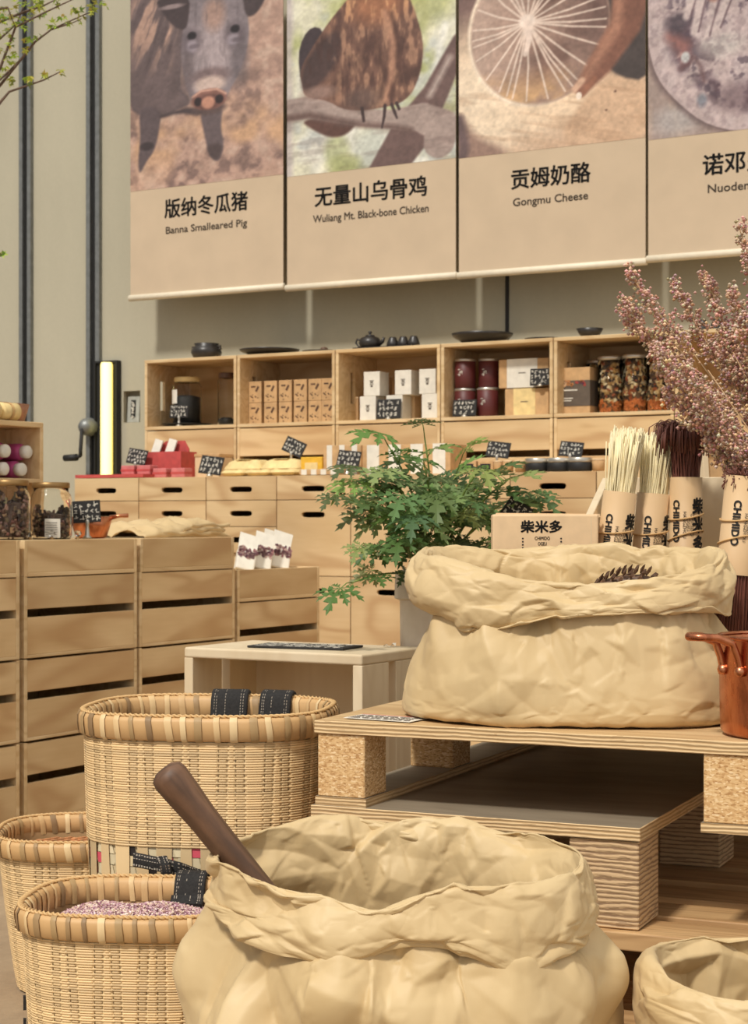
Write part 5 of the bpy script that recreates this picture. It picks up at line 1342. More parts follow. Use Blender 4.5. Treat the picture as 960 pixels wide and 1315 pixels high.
# top sack on the pallet
cS = Vector((.283, 2.565, ZD1+.0015)); zt0 = lambda z: z-ZD1
rings = [
 dict(a=.02, b=.02, z=.0008, w=0, wf=0), dict(a=.15, b=.09, z=.0008, w=0, wf=0), dict(a=.226, b=.152, z=.0022, e=2.35, w=.1, wf=.3),
 dict(a=.240, b=.164, z=.020, e=2.35, w=.5, wf=.5), dict(a=.236, b=.164, z=.055, e=2.35, w=1.0, wf=.55), dict(a=.224, b=.154, z=.105, e=2.4, w=1.5, wf=.8, f=.05),
 dict(a=.200, b=.138, z=.150, e=2.4, w=1.5, wf=1, f=.08), dict(a=.192, b=.128, z=.19, e=2.4, w=1.0, wf=.9, zs=.012, f=.06),
 dict(a=.203, b=.128, z=.213, zs=.024, f=.03, e=2.4, w=.8, wf=.8, dz=[(180, 35, .012), (0, 30, .012), (105, 45, -.011)]),
 dict(a=.211, b=.134, z=.224, zs=.025, e=2.4, w=.8, wf=.8, dz=[(180, 35, .013), (0, 30, .012), (270, 40, -.004), (105, 45, -.011)]),
 dict(a=.221, b=.145, z=.222, zs=.025, e=2.4, w=.9, wf=.8, dz=[(180, 35, .012), (0, 30, .010), (105, 45, -.011)]),
 dict(a=.232, b=.157, z=.205, zs=.023, e=2.4, w=1.1, wf=1, dz=[(180, 35, .01), (0, 30, .006), (105, 45, -.011)]),
 dict(a=.233, b=.163, z=.182, zs=.022, e=2.4, w=1.2, wf=1, dz=[(225, 26, -.012), (180, 30, .012), (0, 30, .004)]),
 dict(a=.224, b=.156, z=.163, zs=.02, e=2.4, w=1.0, wf=1, dz=[(230, 24, -.022), (320, 30, .006), (180, 30, .012), (352, 18, -.016)]),
 dict(a=.212, b=.146, z=.164, zs=.02, e=2.4, w=.6, wf=.8, dz=[(230, 24, -.018), (320, 30, .006), (180, 30, .010), (352, 18, -.012)])]
ts, G = sack('big kraft sack with a rolled rim, standing on the topmost pallet', cS, math.radians(-10), rings, 13, amps=AMPS)
# dried cones inside the top sack
fillm = MB(); cq = crumple(48, 12, 90, 21, .006, 2)
fillm.grid(np.array([[(.172*q*math.cos(a), .108*q*math.sin(a), .150+cq[j, i]*min(1, q*3)) for i, a in enumerate(np.linspace(0, 2*PI, 48, endpoint=False))] for j, q in enumerate(np.linspace(.01, 1, 12))]), True, flip=True)
o = fillm.build('inner_paper', M['sack'], ts, True)
pc = P(800, 722, 2.60); 
t = thing('pine_cone', 'dark brown dried cone poking up inside the sack on the top pallet', 'cone', (pc.x, pc.y, pc.z-.032), (math.radians(80), 0, math.radians(70)))
m = MB(); m.lathe([(.004, -.045), (.012, -.03), (.014, 0), (.01, .03), (.002, .045)], 10); m.build('core', M['dark_wood'], t, True)
m = MB()
for i in range(64):
    a = i*2.399; z = -.042+i*.0013; R = .012*math.sin((i+6)/76*PI)+.004
    m.M = Matrix.Translation((0, 0, z)) @ Matrix.Rotation(a, 4, 'Z') @ Matrix.Translation((R, 0, 0)) @ Matrix.Rotation(-.5, 4, 'Y'); m.raw([(0, -.003, 0), (.012, -.0042, .001), (.0155, 0, .003), (.012, .0042, .001), (0, .003, 0), (.006, 0, .0035), (.006, 0, -.002)], [(0, 1, 5), (1, 2, 5), (2, 3, 5), (3, 4, 5), (4, 0, 5), (1, 0, 6), (2, 1, 6), (3, 2, 6), (4, 3, 6), (0, 4, 6)])
m.M = Matrix.Identity(4); m.build('scales', M['dark_wood'], t)
# front sack on the floor
cF = Vector((.026, 2.045, .001)); zf_ = .001
rings = [
 dict(a=.02, b=.02, z=.0008, w=0, wf=0), dict(a=.17, b=.12, z=.0008, w=0, wf=0), dict(a=.232, b=.160, z=.003, e=3.4, w=.1, wf=.3),
 dict(a=.240, b=.164, z=.03, e=3.2, w=.6, wf=.6), dict(a=.243, b=.167, z=.12, e=3.0, w=1, wf=.9), dict(a=.240, b=.166, z=.20, e=2.8, w=1.2, wf=.9, f=.025),
 dict(a=.232, b=.160, z=.27, e=2.6, w=1.5, wf=1, f=.06, dr=[(0, 25, .06)]), dict(a=.200, b=.145, z=.325, e=2.5, w=1.4, wf=1, f=.08, zs=.006, dr=[(12, 25, .10)]),
 dict(a=.194, b=.138, z=.358, e=2.3, w=1.1, wf=.9, f=.05, zs=.012), dict(a=.198, b=.138, z=.392, e=2.3, w=1.2, wf=.9, zs=.014, dz=[(230, 30, .008)]),
 dict(a=.207, b=.146, z=.414, e=2.3, w=1.1, wf=.9, zs=.012, dz=[(205, 25, .006), (262, 16, -.012), (300, 20, .006), (120, 25, .006)]),
 dict(a=.211, b=.151, z=.415, e=2.3, w=1.1, wf=.9, zs=.012, dz=[(205, 25, .006), (262, 16, -.010), (300, 20, .006), (120, 25, .006)]),
 dict(a=.219, b=.159, z=.396, e=2.3, w=1.2, wf=1, zs=.010), dict(a=.226, b=.168, z=.366, e=2.3, w=1.2, wf=1, zs=.006, dz=[(210, 30, .010), (320, 14, -.010)]),
 dict(a=.222, b=.166, z=.343, e=2.3, w=1.0, wf=1, zs=.004, dz=[(195, 30, .016), (285, 20, .012), (318, 10, -.016), (262, 12, -.004)]),
 dict(a=.214, b=.160, z=.333, e=2.3, w=.7, wf=.8, zs=.004, dz=[(195, 30, .018), (285, 20, .014), (318, 10, -.018), (262, 12, -.004)])]
sack('big kraft sack in front on the floor, the wooden pestle standing in it', cF, math.radians(-6), rings, 17, amps=[(60, .0145, 2.2), (260, .0058, 2.2), (1900, .0015, 2.2)])
# right sack
cR = Vector((.437, 2.035, .001))
rings = [
 dict(a=.02, b=.02, z=.0008, w=0, wf=0), dict(a=.09, b=.08, z=.0008, w=0, wf=0), dict(a=.125, b=.112, z=.003, e=3, w=.1, wf=.3), dict(a=.130, b=.118, z=.05, e=2.8, w=.8, wf=.8),
 dict(a=.128, b=.116, z=.13, e=2.6, w=1, wf=1), dict(a=.116, b=.106, z=.20, e=2.4, w=1, wf=1), dict(a=.112, b=.102, z=.25, e=2.3, w=.9, wf=.9, zs=.01),
 dict(a=.117, b=.106, z=.286, e=2.3, w=.9, wf=.9, zs=.012, dz=[(180, 30, .004)]), dict(a=.123, b=.113, z=.290, e=2.3, w=.9, wf=.9, zs=.012, dz=[(180, 30, .004)]),
 dict(a=.132, b=.121, z=.272, e=2.3, w=1, wf=1, zs=.01), dict(a=.135, b=.125, z=.235, e=2.3, w=1, wf=1, dz=[(200, 30, .02)]), dict(a=.130, b=.121, z=.205, e=2.3, w=.8, wf=1, dz=[(200, 30, .02)]),
 dict(a=.126, b=.117, z=.20, e=2.3, w=.5, wf=.8, dz=[(200, 30, .02)])]
sack('smaller kraft sack at the bottom right corner, beside the pallets', cR, math.radians(10), rings, 9, 320, 220, [(34, .010, 1.6), (160, .0046, 1.6), (1000, .0013, 1.6)])
# wooden pestle
p1, p2 = P(212, 990, 2.06), P(322, 1128, 2.07); dirv = (p2-p1).normalized(); L = .66
t = thing('wooden_pestle', 'dark wooden pestle handle leaning out of the front sack', 'pestle', p1, (Vector((0, 0, -1)).rotation_difference(dirv)).to_euler())
m = MB(); m.lathe([(.001, .004), (.012, .003), (.0195, -.002), (.0215, -.010), (.0205, -.03), (.0178, -.07), (.0168, -.16), (.0172, -.30), (.019, -.60), (.0185, -.614), (.001, -.616)][::-1], 28); m.build('shaft', M['dark_wood'], t, True)
# ================================================================== copper pot
t = thing('copper_pot', 'hammered copper pot with a looped handle at the right edge of the top pallet', 'pot', (.541, 2.345, ZD1+.0006), 0)
R = .087
m = MB(); m.lathe([(R*.93, 0), (R*.99, .006), (R, .02), (R*1.02, .124), (R*1.035, .128), (R*1.0, .128), (R*.985, .122), (R*.965, .02), (R*.9, .006), (.001, .005)], 56, cap1=False); o = m.build('pot_body', M['copper'], t, True)
m = MB(); m.tube([(R*1.02*math.cos(2*PI*i/48), R*1.02*math.sin(2*PI*i/48), .1275) for i in range(48)], .003, 8, closed=True); m.build('rolled_rim', M['copper'], t, True)
m = MB()
base = Vector((-R*.92, -R*.4, .092)); tip = Vector((-R*.82-.066, -R*.55-.01, .133))
pts = []
sidev = Vector((-.35, .9, 0)).normalized(); outv = (tip-base); outv.z = 0; outv.normalize()
ctrl = [(0, -.020, .088), (.004, -.02, .104), (.012, -.02, .122), (.034, -.019, .130), (.056, -.013, .131), (.064, 0, .131), (.056, .013, .131), (.034, .019, .130), (.012, .02, .122), (.004, .02, .104), (0, .020, .088)]
for (o_, s_, z) in ctrl: q = base+outv*o_+sidev*s_; pts.append(Vector((q.x, q.y, z)))
fine = []
for i in range(len(pts)-1):
    for u in (0, .34, .67): fine.append(pts[i].lerp(pts[i+1], u))
fine.append(pts[-1]); m.tube(fine, .0052, 10); m.build('handle', M['copper'], t, True)
for s_ in (-.02, .02):
    q = base+sidev*s_; m = MB(); m.M = Matrix.Translation((q.x, q.y, .086)); m.lathe([(.001, -.007), (.006, -.006), (.008, 0), (.006, .006), (.001, .007)], 14); m.build('rivet', M['copper'], t, True)
# ================================================================== kraft gift bag with lettering
kx0, kx1 = P(632, 662, 2.80), P(768, 662, 2.80); kw = kx1.x-kx0.x
t = thing('paper_bag', 'kraft gift box bag with three large black characters behind the big sack', 'bag', ((kx0.x+kx1.x)/2, 2.80, ZD1+.0006), math.radians(-2))
bh = EYE-(661-PY0)*2.80/F-ZD1
m = MB(); m.box(-kw/2, kw/2, 0, .07, 0, bh); m.build('bag_body', M['kraft_light'], t, bevel=.003)
m = MB(); m.prism([(-kw*.48, bh*.985), (kw*.53, bh*.985), (kw*.52, bh*1.003), (-kw*.46, bh*1.008)], .02, .024); m.build('folded_top', M['kraft_light'], t)
zc = lambda py: EYE-(py-PY0)*2.80/F-ZD1
text('chinese_lettering', '柴米多', .02, M['ink'], t, ((695-700)*2.8/F, -.0006, zc(678)), off=.0007, width=52*2.8/F)
for s_, y in (('CHIMIDO', 692), ('OGEU', 699), ('HANGZHOU', 706)):
    text('latin_lettering', s_, .0075, M['ink'], t, ((696-700)*2.8/F, -.0006, zc(y)), off=.0001, width=len(s_)*2.75*2.8/F)
for px, s_ in ((671, 1), (720, 1)):
    m = MB(); r = rng(px)
    for i in range(9): m.cbox(((px-700)*2.8/F, -.0004, zc(692+i*4)), (.0025, .0006, .0022))
    m.build('small_print', M['ink'], t)
# ================================================================== noodle display crate
nL, nR = P(776, 614, 3.02), P(960, 614, 3.02); crx = nL.x-.0; NW = .30
nc = thing('display_crate', 'sloped plywood crate behind the big sack, holding the noodle bundles', 'crate', (P(755, 664, 2.80).x-.006, 2.80, ZD1+.0006), math.radians(-14))
hb, hf = EYE-(614-PY0)*3.02/F-ZD1, EYE-(664-PY0)*2.80/F-ZD1
for x in (0, NW-.012):
    m = MB(); vs = [(x, 0, 0), (x, .24, 0), (x, .24, hb), (x, 0, hf)]; vs += [(p[0]+.012, p[1], p[2]) for p in vs]; m.raw(vs, [(3, 2, 1, 0), (4, 5, 6, 7), (0, 1, 5, 4), (1, 2, 6, 5), (2, 3, 7, 6), (3, 0, 4, 7)]); m.build('side_board', M['ply_pale'], nc, bevel=.001, seg=1)
m = MB(); m.box(.012, NW-.012, .228, .24, 0, hb); m.build('back_board', M['ply_pale'], nc, bevel=.001, seg=1)
m = MB(); m.box(.012, NW-.012, 0, .012, 0, hf-.05); m.build('front_board', M['ply_pale'], nc, bevel=.001, seg=1)
m = MB(); m.box(.012, NW-.012, .012, .228, hf*.45, hf*.45+.01); m.build('floor_board', M['ply_pale'], nc)
NZ = ZD1+hf*.45+.0112
def noodles(label, base, axis_top, R, Lw0, Lw1, Lt, n, mat, seed, txt=True, fan=.16, curl=False, phase=0.0, below=0, txt_top='CHIMIDO'):
    ax = (Vector(axis_top)-Vector(base)).normalized(); q = Vector((0, 0, 1)).rotation_difference(ax)
    t = thing('noodle_bundle', label, 'noodles', base, q.to_euler(), 'wrapped noodle bundles'); r = rng(seed)
    m = MB()
    for k in range(n):
        a = r.uniform(0, 2*PI); rr = (R-.0022)*math.sqrt(r.random()); rr = max(rr, (R-.006)*(r.random() < .55)); f = 1+fan*r.uniform(.4, 1.2)
        l_ = Lt*r.uniform(.9, 1.0) if not curl else Lt*r.uniform(.88, .95); x, y = rr*math.cos(a), rr*math.sin(a); jx, jy = r.uniform(-.003, .003), r.uniform(-.003, .003)
        pts = [(x, y, Lw0-below*r.uniform(.9, 1)) if not below else (x*(1+fan*1.3*r.uniform(.4, 1.2)), y*(1+fan*1.3*r.uniform(.4, 1.2)), Lw0-below*r.uniform(.9, 1)), (x, y, Lw0), (x, y, Lw1), ((x+jx)*(1+(f-1)*.5), (y+jy)*(1+(f-1)*.5), (Lw1+l_)/2), (x*f+jx*2, y*f+jy*2, l_)]
        if curl:
            b_ = a+r.uniform(-1.2, 1.2); e = .014*r.uniform(.6, 1.3)
            pts += [(pts[-1][0]+e*.3*math.cos(b_), pts[-1][1]+e*.3*math.sin(b_), l_+e*.8), (pts[-1][0]+e*math.cos(b_), pts[-1][1]+e*math.sin(b_), l_+e), (pts[-1][0]+e*1.7*math.cos(b_), pts[-1][1]+e*1.7*math.sin(b_), l_+e*.6), (pts[-1][0]+e*1.9*math.cos(b_), pts[-1][1]+e*1.9*math.sin(b_), l_-e*1.5)]
        m.tube(pts, .00095, 4)
    o = m.build('noodles', mat, t, True); o['kind'] = 'stuff'
    m = MB(); m.lathe([(R+.0012, Lw0), (R+.0012, Lw1), (R+.0002, Lw1), (R+.0002, Lw0), (R+.0012, Lw0)], 40, cap0=False, cap1=False); m.build('paper_wrapper', M['wrap'], t, True)
    A = [(( R+.0019)*math.sin(u), -(R+.0019)*math.cos(u), z) for u in (phase+.9, phase+.96) for z in (Lw0, Lw1)]
    Rt = R+.0024
    def vtext(name, s_, size, z, ph, mat=M['ink'], width=None, off=0.0):
        """lettering running down the wrapper"""
        cu = text(name, s_, size, mat, t, bend=None, off=off, width=width)
        me = cu.data; co = np.empty(len(me.vertices)*3); me.vertices.foreach_get('co', co); co = co.reshape(-1, 3)
        u = ph+co[:, 1]/Rt; zz = z-co[:, 0]; co2 = np.stack([Rt*np.sin(u), -Rt*np.cos(u), zz], 1); me.vertices.foreach_set('co', co2.ravel()); me.update(); cu.rotation_euler = (0, 0, 0)
    Lw = Lw1-Lw0
    zt_ = Lw1-.07; vtext('latin_lettering', 'CHIMIDO', .0155, zt_, phase-.62, off=.0006, width=.066)
    vtext('small_lettering', 'HANGZHOU', .0075, zt_-.006, phase-.08, width=.042)
    vtext('small_lettering', 'OGEU', .0075, zt_-.006, phase+.14, width=.02)
    vtext('small_lettering', 'CHIMIDO', .0075, zt_-.006, phase+.36, width=.036)
    for i, ch in enumerate('柴米多'): text('chinese_lettering', ch, .027, M['ink'], t, (0, 0, zt_+.022-.03*i), bend=(Rt, phase+.86), off=.0011)
    for sgn, zz, dz in ((1, Lw1-.062, .006), (-1, Lw1-.094, -.009)):
        m = MB(); m.tube([((R+.003)*math.cos(a), (R+.003)*math.sin(a), zz+dz*math.sin(a*1.0+sgn)) for a in np.linspace(0, 2*PI, 32, endpoint=False)], .0014, 6, closed=True); m.build('string', M['twine'], t, True)
    return t
def nb(label, pb, pt, Y, Rpx, ywt, ytop, *a, **k):
    b = P(*pb, Y); tp = P(*pt, Y); b2 = b+(b-tp)*0
    dz = (b.z-NZ)/(tp.z-b.z); b0 = b-(tp-b)*dz; L = (tp-b0).length
    rel = lambda y: (P(0, y, Y).z-NZ)/(tp.z-NZ)*L
    return noodles(label, b0, tp, Rpx*Y/F, .004, rel(ywt), L, *a, **k)
nb('left bundle of pale noodles in a kraft wrapper', (788, 700), (806, 548), 2.845, 20.5, 632, 548, 360, M['pale_noodle'], 1, phase=.0)
nb('middle bundle of pale noodles, leaning beside the brown one', (833, 700), (846, 556), 2.88, 20, 634, 556, 360, M['pale_noodle'], 2, phase=.25)
nb('upright bundle of dark brown looped noodles in a kraft wrapper', (879.5, 700), (881, 540), 2.87, 20, 613, 540, 300, M['brown_noodle'], 3, curl=True, fan=.3, phase=-.15)
# brown bundles standing on the pallet further right
for i, (pb, pt, Y, zt_) in enumerate((((936, 800), (955, 600), 2.66, 0), ((968, 800), (990, 600), 2.68, 0))):
    b = P(*pb, Y); tp = P(*pt, Y); dz = (b.z-ZD1-.004)/(tp.z-b.z); b0 = b-(tp-b)*dz; L = (tp-b0).length; fr = lambda y: (P(0, y, Y).z-ZD1-.004)/(tp.z-ZD1-.004)*L
    noodles('brown noodle bundle standing right of the big sack, %s' % ('nearer the sack' if i == 0 else 'at the picture edge'), b0, tp, 21.5*Y/F, fr(738), fr(612), L, 260, M['brown_noodle'], 10+i, below=fr(738), fan=.35, phase=.25)
# framed board behind
fb_ = thing('notice_board', 'light wooden framed board leaning behind the brown noodles', 'board', (P(926, 614, 3.12).x, 3.11, ZD1+.0006), (math.radians(-5), 0, math.radians(30)))
fh = EYE-(574-PY0)*3.12/F-ZD1
m = MB(); m.box(-.02, -.008, -.006, .006, 0, fh); m.box(.09, .102, -.006, .006, 0, fh); m.box(-.008, .09, -.006, .006, fh-.012, fh); m.box(-.008, .09, -.006, .006, 0, .012); m.build('frame_bars', M['ply_pale'], fb_, bevel=.001)
m = MB(); m.box(-.008, .09, -.001, .003, .012, fh-.012); m.build('board', M['kraft'], fb_)

# ================================================================== dried flower bouquet
vz = thing('flower_vase', 'dark ceramic vase for the dried flowers, right of the picture edge on the top pallet', 'vase', (.705, 2.74, ZD1+.0006), 0)
m = MB(); m.lathe([(.04, 0), (.05, .01), (.056, .07), (.045, .15), (.03, .19), (.034, .2), (.028, .2), (.024, .19), (.04, .14), (.048, .06), (.03, .012), (.001, .01)], 32); m.build('vessel', M['ceramic'], vz, True)
bq = thing('dried_flowers', 'bouquet of dried pinkish brown blossom sprays rising at the right edge', 'flowers', (.705, 2.74, ZD1+.2), 0)
r = rng(77); rn = np.random.RandomState(5)
root = Vector((.705, 2.74, ZD1+.2))
tips = [((796, 384), 2.72), ((808, 350), 2.70), ((862, 366), 2.76), ((842, 448), 2.66), ((800, 400), 2.75), ((905, 352), 2.72), ((948, 290), 2.70), ((938, 372), 2.66), ((880, 470), 2.62), ((985, 330), 2.8), ((965, 400), 2.64), ((912, 440), 2.84), ((1010, 300), 2.75), ((1040, 420), 2.7), ((855, 500), 2.70), ((930, 300+130), 2.72)]
bc = [lin(c) for c in ((208, 172, 148), (194, 154, 138), (220, 188, 162), (178, 138, 122), (184, 146, 142), (228, 200, 172), (170, 134, 110))]
for ti, ((px, py), Y) in enumerate(tips):
    tip = P(px, py, Y); mid = root.lerp(tip, .5)+Vector((r.uniform(-.015, .015), r.uniform(-.02, .02), r.uniform(-.01, .02)))
    path = [root*(1-u)**2+mid*(2*u*(1-u))+tip*u*u for u in np.linspace(0, 1, 14)]
    st_ = MB(); st_.tube([p-root for p in path], [.0022*(1-.6*i/13) for i in range(14)], 5)
    bl = MB(); start = .34+r.uniform(-.05, .06)
    nbr = 70
    for k in range(nbr):
        u = start+(1-start)*(k+r.random())/nbr; i = min(12, int(u*13)); p = path[i].lerp(path[i+1], u*13-i)
        tdir = (path[i+1]-path[i]).normalized(); side = Vector((r.gauss(0, 1), r.gauss(0, 1), r.gauss(0, 1))).cross(tdir).normalized()
        ln = (.008+.026*math.sin(PI*min(1, (1-u)*1.15+.06)))*r.uniform(.4, 1.15); dirb = (tdir*.9+side).normalized(); e = p+dirb*ln
        st_.tube([p-root, e-root], .0007, 3, caps=False)
        for j in range(13):
            c = p+dirb*(ln*(.15+.87*j/13))+Vector((r.gauss(0, .0042), r.gauss(0, .0042), r.gauss(0, .0042)))-root; s_ = r.uniform(.0019, .0035)
            bl.col = tuple(v*r.uniform(.8, 1.2) for v in r.choice(bc))
            v = [(c.x+s_*x, c.y+s_*y, c.z+s_*z) for x, y, z in ((1, 0, 0), (-1, 0, 0), (0, 1, 0), (0, -1, 0), (0, 0, 1), (0, 0, -1))]
            bl.raw(v, [(0, 2, 4), (2, 1, 4), (1, 3, 4), (3, 0, 4), (2, 0, 5), (1, 2, 5), (3, 1, 5), (0, 3, 5)])
    s0 = st_.build('spray_stem', M['straw'], bq, True); o = bl.build('blossom', M['attr'], s0); o['kind'] = 'stuff'
stx = MB()
for k in range(26):
    e = P(r.uniform(880, 1000), r.uniform(420, 560), r.uniform(2.64, 2.86)); stx.tube([Vector((r.uniform(-.012, .012), r.uniform(-.012, .012), -.15)), Vector((r.uniform(-.02, .0), r.uniform(-.02, .02), .06)), e-root], [.0016, .0015, .0008], 4)
stx.build('bare_stalks', M['straw'], bq, True)

# ================================================================== geranium in a folded paper pot
pp = P(552, 735, 3.52)
pt_ = thing('paper_pot', 'whitewashed paper covered pot of the geranium, beside the stool and behind the big sack', 'pot', (pp.x+.012, pp.y, .0005), math.radians(-14))
zr = P(0, 735, 3.44).z; hw = .068
m = MB()
def sq(r_, z): return [(math.copysign(abs(math.cos(a))**.4, math.cos(a))*r_, math.copysign(abs(math.sin(a))**.4, math.sin(a))*r_, z) for a in np.linspace(0, 2*PI, 40, endpoint=False)]
m.grid(np.array([[(0, 0, 0)]*40, sq(hw*.86, 0), sq(hw*.9, .2), sq(hw*.96, zr-.056), sq(hw*.97, zr-.01), sq(hw*.85, zr-.01), sq(hw*.84, zr-.03), [(0, 0, zr-.03)]*40]), True); m.build('pot_body', M['white_wash'], pt_, bevel=0)
m = MB(); m.grid(np.array([sq(hw*.975, zr-.056), sq(hw*1.1, zr-.052), sq(hw*1.08, zr-.002), sq(hw*1.0, zr+.002), sq(hw*.9, zr-.008)]), True); m.build('folded_rim', M['white_wash'], pt_)
pl = thing('scented_geranium', 'leafy green scented geranium with deeply cut leaves growing from the paper pot', 'plant', (pp.x+.012, pp.y, zr-.03), 0)
r = rng(19)
def leaf_outline():
    """deeply cut, five-fingered leaf: polygon as (x, y), stalk at the origin, tip towards +y"""
    out = [(0, 0)]; lobes = [(-126, .55), (-74, .82), (-36, .80), (0, 1.05), (36, .80), (74, .82), (126, .55)]
    def rot(x, y, a): return (x*math.cos(a)+y*math.sin(a), -x*math.sin(a)+y*math.cos(a))
    lob = [(-.028, .12), (-.034, .27), (-.13, .30), (-.20, .43), (-.11, .44), (-.036, .46), (-.13, .53), (-.20, .68), (-.10, .66), (-.036, .67), (-.09, .76), (-.13, .88), (-.05, .84), (-.032, .92), (0, 1.0)]; lob = lob+[(-x, y) for x, y in lob[-2::-1]]
    return [[rot(x*sc*1.05, y*sc, math.radians(a)) for x, y in lob] for a, sc in lobes], lobes
LOBES, LB = leaf_outline()
def add_leaf(mb, base, d, up, size, col, cup):
    d = d.normalized(); sx = d.cross(up); sx = sx.normalized() if sx.length > 1e-6 else d.orthogonal(); nz_ = sx.cross(d).normalized()
    mb.col = col
    for (pl_, (ang, sc)) in zip(LOBES, LB):
        a = math.radians(ang); mid = []
        vs = []
        def put(x, y):
            q = math.hypot(x, y); dr = cup*q*q+.10*math.sin(q*9+ang)*.3*q; cx = x*math.cos(a)-y*math.sin(a)
            return base+(sx*x+d*y+nz_*(-dr+.35*abs(cx)))*size
        spine = [(math.sin(a)*sc*v, math.cos(a)*sc*v) for v in (0, .24, .45, .66, .83, 1.0)]
        L_ = pl_[:15]; Rr = pl_[14:][::-1]
        for side in (L_, Rr):
            n0 = len(mb.v); pts = [put(*s_) for s_ in spine]+[put(*s_) for s_ in side]
            fs = []; ns = len(spine); mp = [0, 1, 1, 2, 2, 2, 2, 3, 3, 3, 3, 4, 4, 4, 5]
            fs.append((0, 1, ns))
            for i in range(14):
                a0, b0 = mp[i], mp[i+1]
                fs.append((a0 if a0 else 1, ns+i+1, ns+i) if a0 == b0 or i == 0 else (a0, b0, ns+i+1, ns+i))
            mb.raw([tuple(p) for p in pts], fs)
o0 = Vector((pp.x+.012, pp.y, zr-.03))
stems = [((545, 562), 3.50), ((498, 572), 3.48), ((462, 606), 3.42), ((446, 640), 3.40), ((470, 700), 3.36), ((452, 748), 3.34), ((590, 596), 3.50), ((628, 612), 3.42), ((662, 638), 3.44), ((600, 650), 3.36), ((560, 640), 3.34), ((640, 690), 3.40), ((520, 640), 3.32), ((486, 650), 3.36), ((570, 700), 3.36), ((520, 690), 3.33), ((545, 600), 3.40), ((580, 620), 3.56), ((676, 640), 3.46), ((500, 610), 3.36), ((535, 665), 3.30), ((610, 610), 3.36), ((648, 620), 3.40), ((470, 625), 3.44)]
sm = MB(); lm = MB(); greens = [lin(c) for c in ((104, 130, 70), (92, 118, 62), (124, 148, 84), (84, 108, 60), (138, 160, 92))]
for (q, Y) in stems:
    tip = P(*q, Y)-o0; s_ = Vector((r.uniform(-.02, .02), r.uniform(-.02, .02), 0)); mid = Vector((tip.x*.35, tip.y*.4, max(.05, tip.z*.55+.035)))
    path = [s_*(1-u)**2+mid*2*u*(1-u)+tip*u*u for u in np.linspace(0, 1, 10)]
    sm.tube(path, [.0032-.0016*i/9 for i in range(10)], 6)
    nl = 4
    for k in range(nl):
        u = .52+.48*(k+.5)/nl if k < nl-1 else 1; i = min(8, int(u*9)); p = path[i].lerp(path[i+1], u*9-i); t_ = (path[i+1]-path[i]).normalized()
        ang = k*2.4+r.uniform(0, 1); sd_ = Vector((math.cos(ang), math.sin(ang)*.8, r.uniform(-.1, .45)))
        d = (t_*.55+sd_).normalized() if k < nl-1 else (t_+Vector((0, -.3, -.1))).normalized()
        pet = r.uniform(.018, .038); e = p+d*pet
        sm.tube([p, p.lerp(e, .5)+Vector((0, 0, .004)), e], [.0013, .0011, .001], 5)
        d2 = (d+Vector((0, -.35, r.uniform(-.75, -.1)))).normalized()
        add_leaf(lm, e, d2, Vector((r.uniform(-.3, .3), -.55, 1)), r.uniform(.048, .082), tuple(v*r.uniform(.8, 1.2) for v in r.choice(greens)), r.uniform(.15, .5))
sm.build('stems', M['stem'], pl, True); o = lm.build('foliage', M['leafcol'], pl, True)
q = P(655, 668, 3.40); sg = chalk_sign('dark chalk sign tilted among the geranium stems above the kraft bag', (q.x+.0, q.y, zr-.028), 0, .05, .042, 41, tilt=.1, roll=.62, stand=.0, rows=3)
for ch in sg.children:
    if ch.name.startswith('sign_clip'):
        me = MB(); me.tube([(-.11, .05, 0), (-.05, .03, (q.z-zr)*.7), (0, .004, q.z-zr+.03)], .0018, 6); ch.data = me.build('tmp_clip', M['tin']).data; bpy.data.objects.remove(bpy.data.objects['tmp_clip']); ch.name = 'wire_holder'; ch.location = (0, 0, 0)
    else: ch.location = (0, 0, q.z-zr+.028)
sg.name = 'price_sign'
# ================================================================== sack-cloth lying on the left counter, young tree
ca, cb2 = P(158, 690, 4.9), P(262, 688, 5.1)
t = thing('folded_sack', 'crumpled folded cream paper sack lying on the left-hand counter', 'sack', W(S0-.15, d_at(208, S0-.15), KZ), RL)
r = rng(23); nu_, nv_ = 60, 22; A = np.zeros((nv_, nu_, 3)); cr = crumple(nu_, nv_, 60, 8, .007, 3); cr2 = crumple(nu_, nv_, 200, 9, .003, 3)
Lx = (d_at(263, S0-.1)-d_at(150, S0-.1))
for j in range(nv_):
    a = PI*j/(nv_-1)
    for i in range(nu_):
        u = i/(nu_-1); hh = (.03+.022*math.sin(u*PI)**.6+.012*math.sin(u*9+1))*min(1, 6*(1-u)+.3)*min(1, u*3+.3); k = 1+(cr[j, i]+cr2[j, i])/.04
        A[j, i] = ((u-.5)*Lx, -.095*math.cos(a)*(1+.1*math.sin(u*7)), max(.0, hh*math.sin(a)**.6*(.8+.2*k)+(cr[j, i]+cr2[j, i])*math.sin(a)))
m = MB(); m.grid(A); o = m.build('folded_paper', M['sack'], t, True); s_ = o.modifiers.new('thickness', 'SOLIDIFY'); s_.thickness = .0015
m = MB()
for zz, x0, x1 in ((.012, -.35, .35), (.022, -.1, .42), (.034, 0, .45)):
    m.grid(np.array([[(u*Lx, -.1-.004*math.sin(u*30+zz*200)+dy, zz+.003*math.sin(u*22+zz*90)+dz) for u in np.linspace(x0, x1, 30)] for dy, dz in ((0, -.006), (-.006, 0), (0, .006))]))
m.build('paper_folds', M['sack'], t, True)
tr_ = thing('young_tree', 'slim young tree with lime green spring leaves reaching in at the top left', 'tree', (-1.62, 5.15, .0005), 0)
r = rng(31); tb = Vector((-1.62, 5.15, 0)); m = MB()
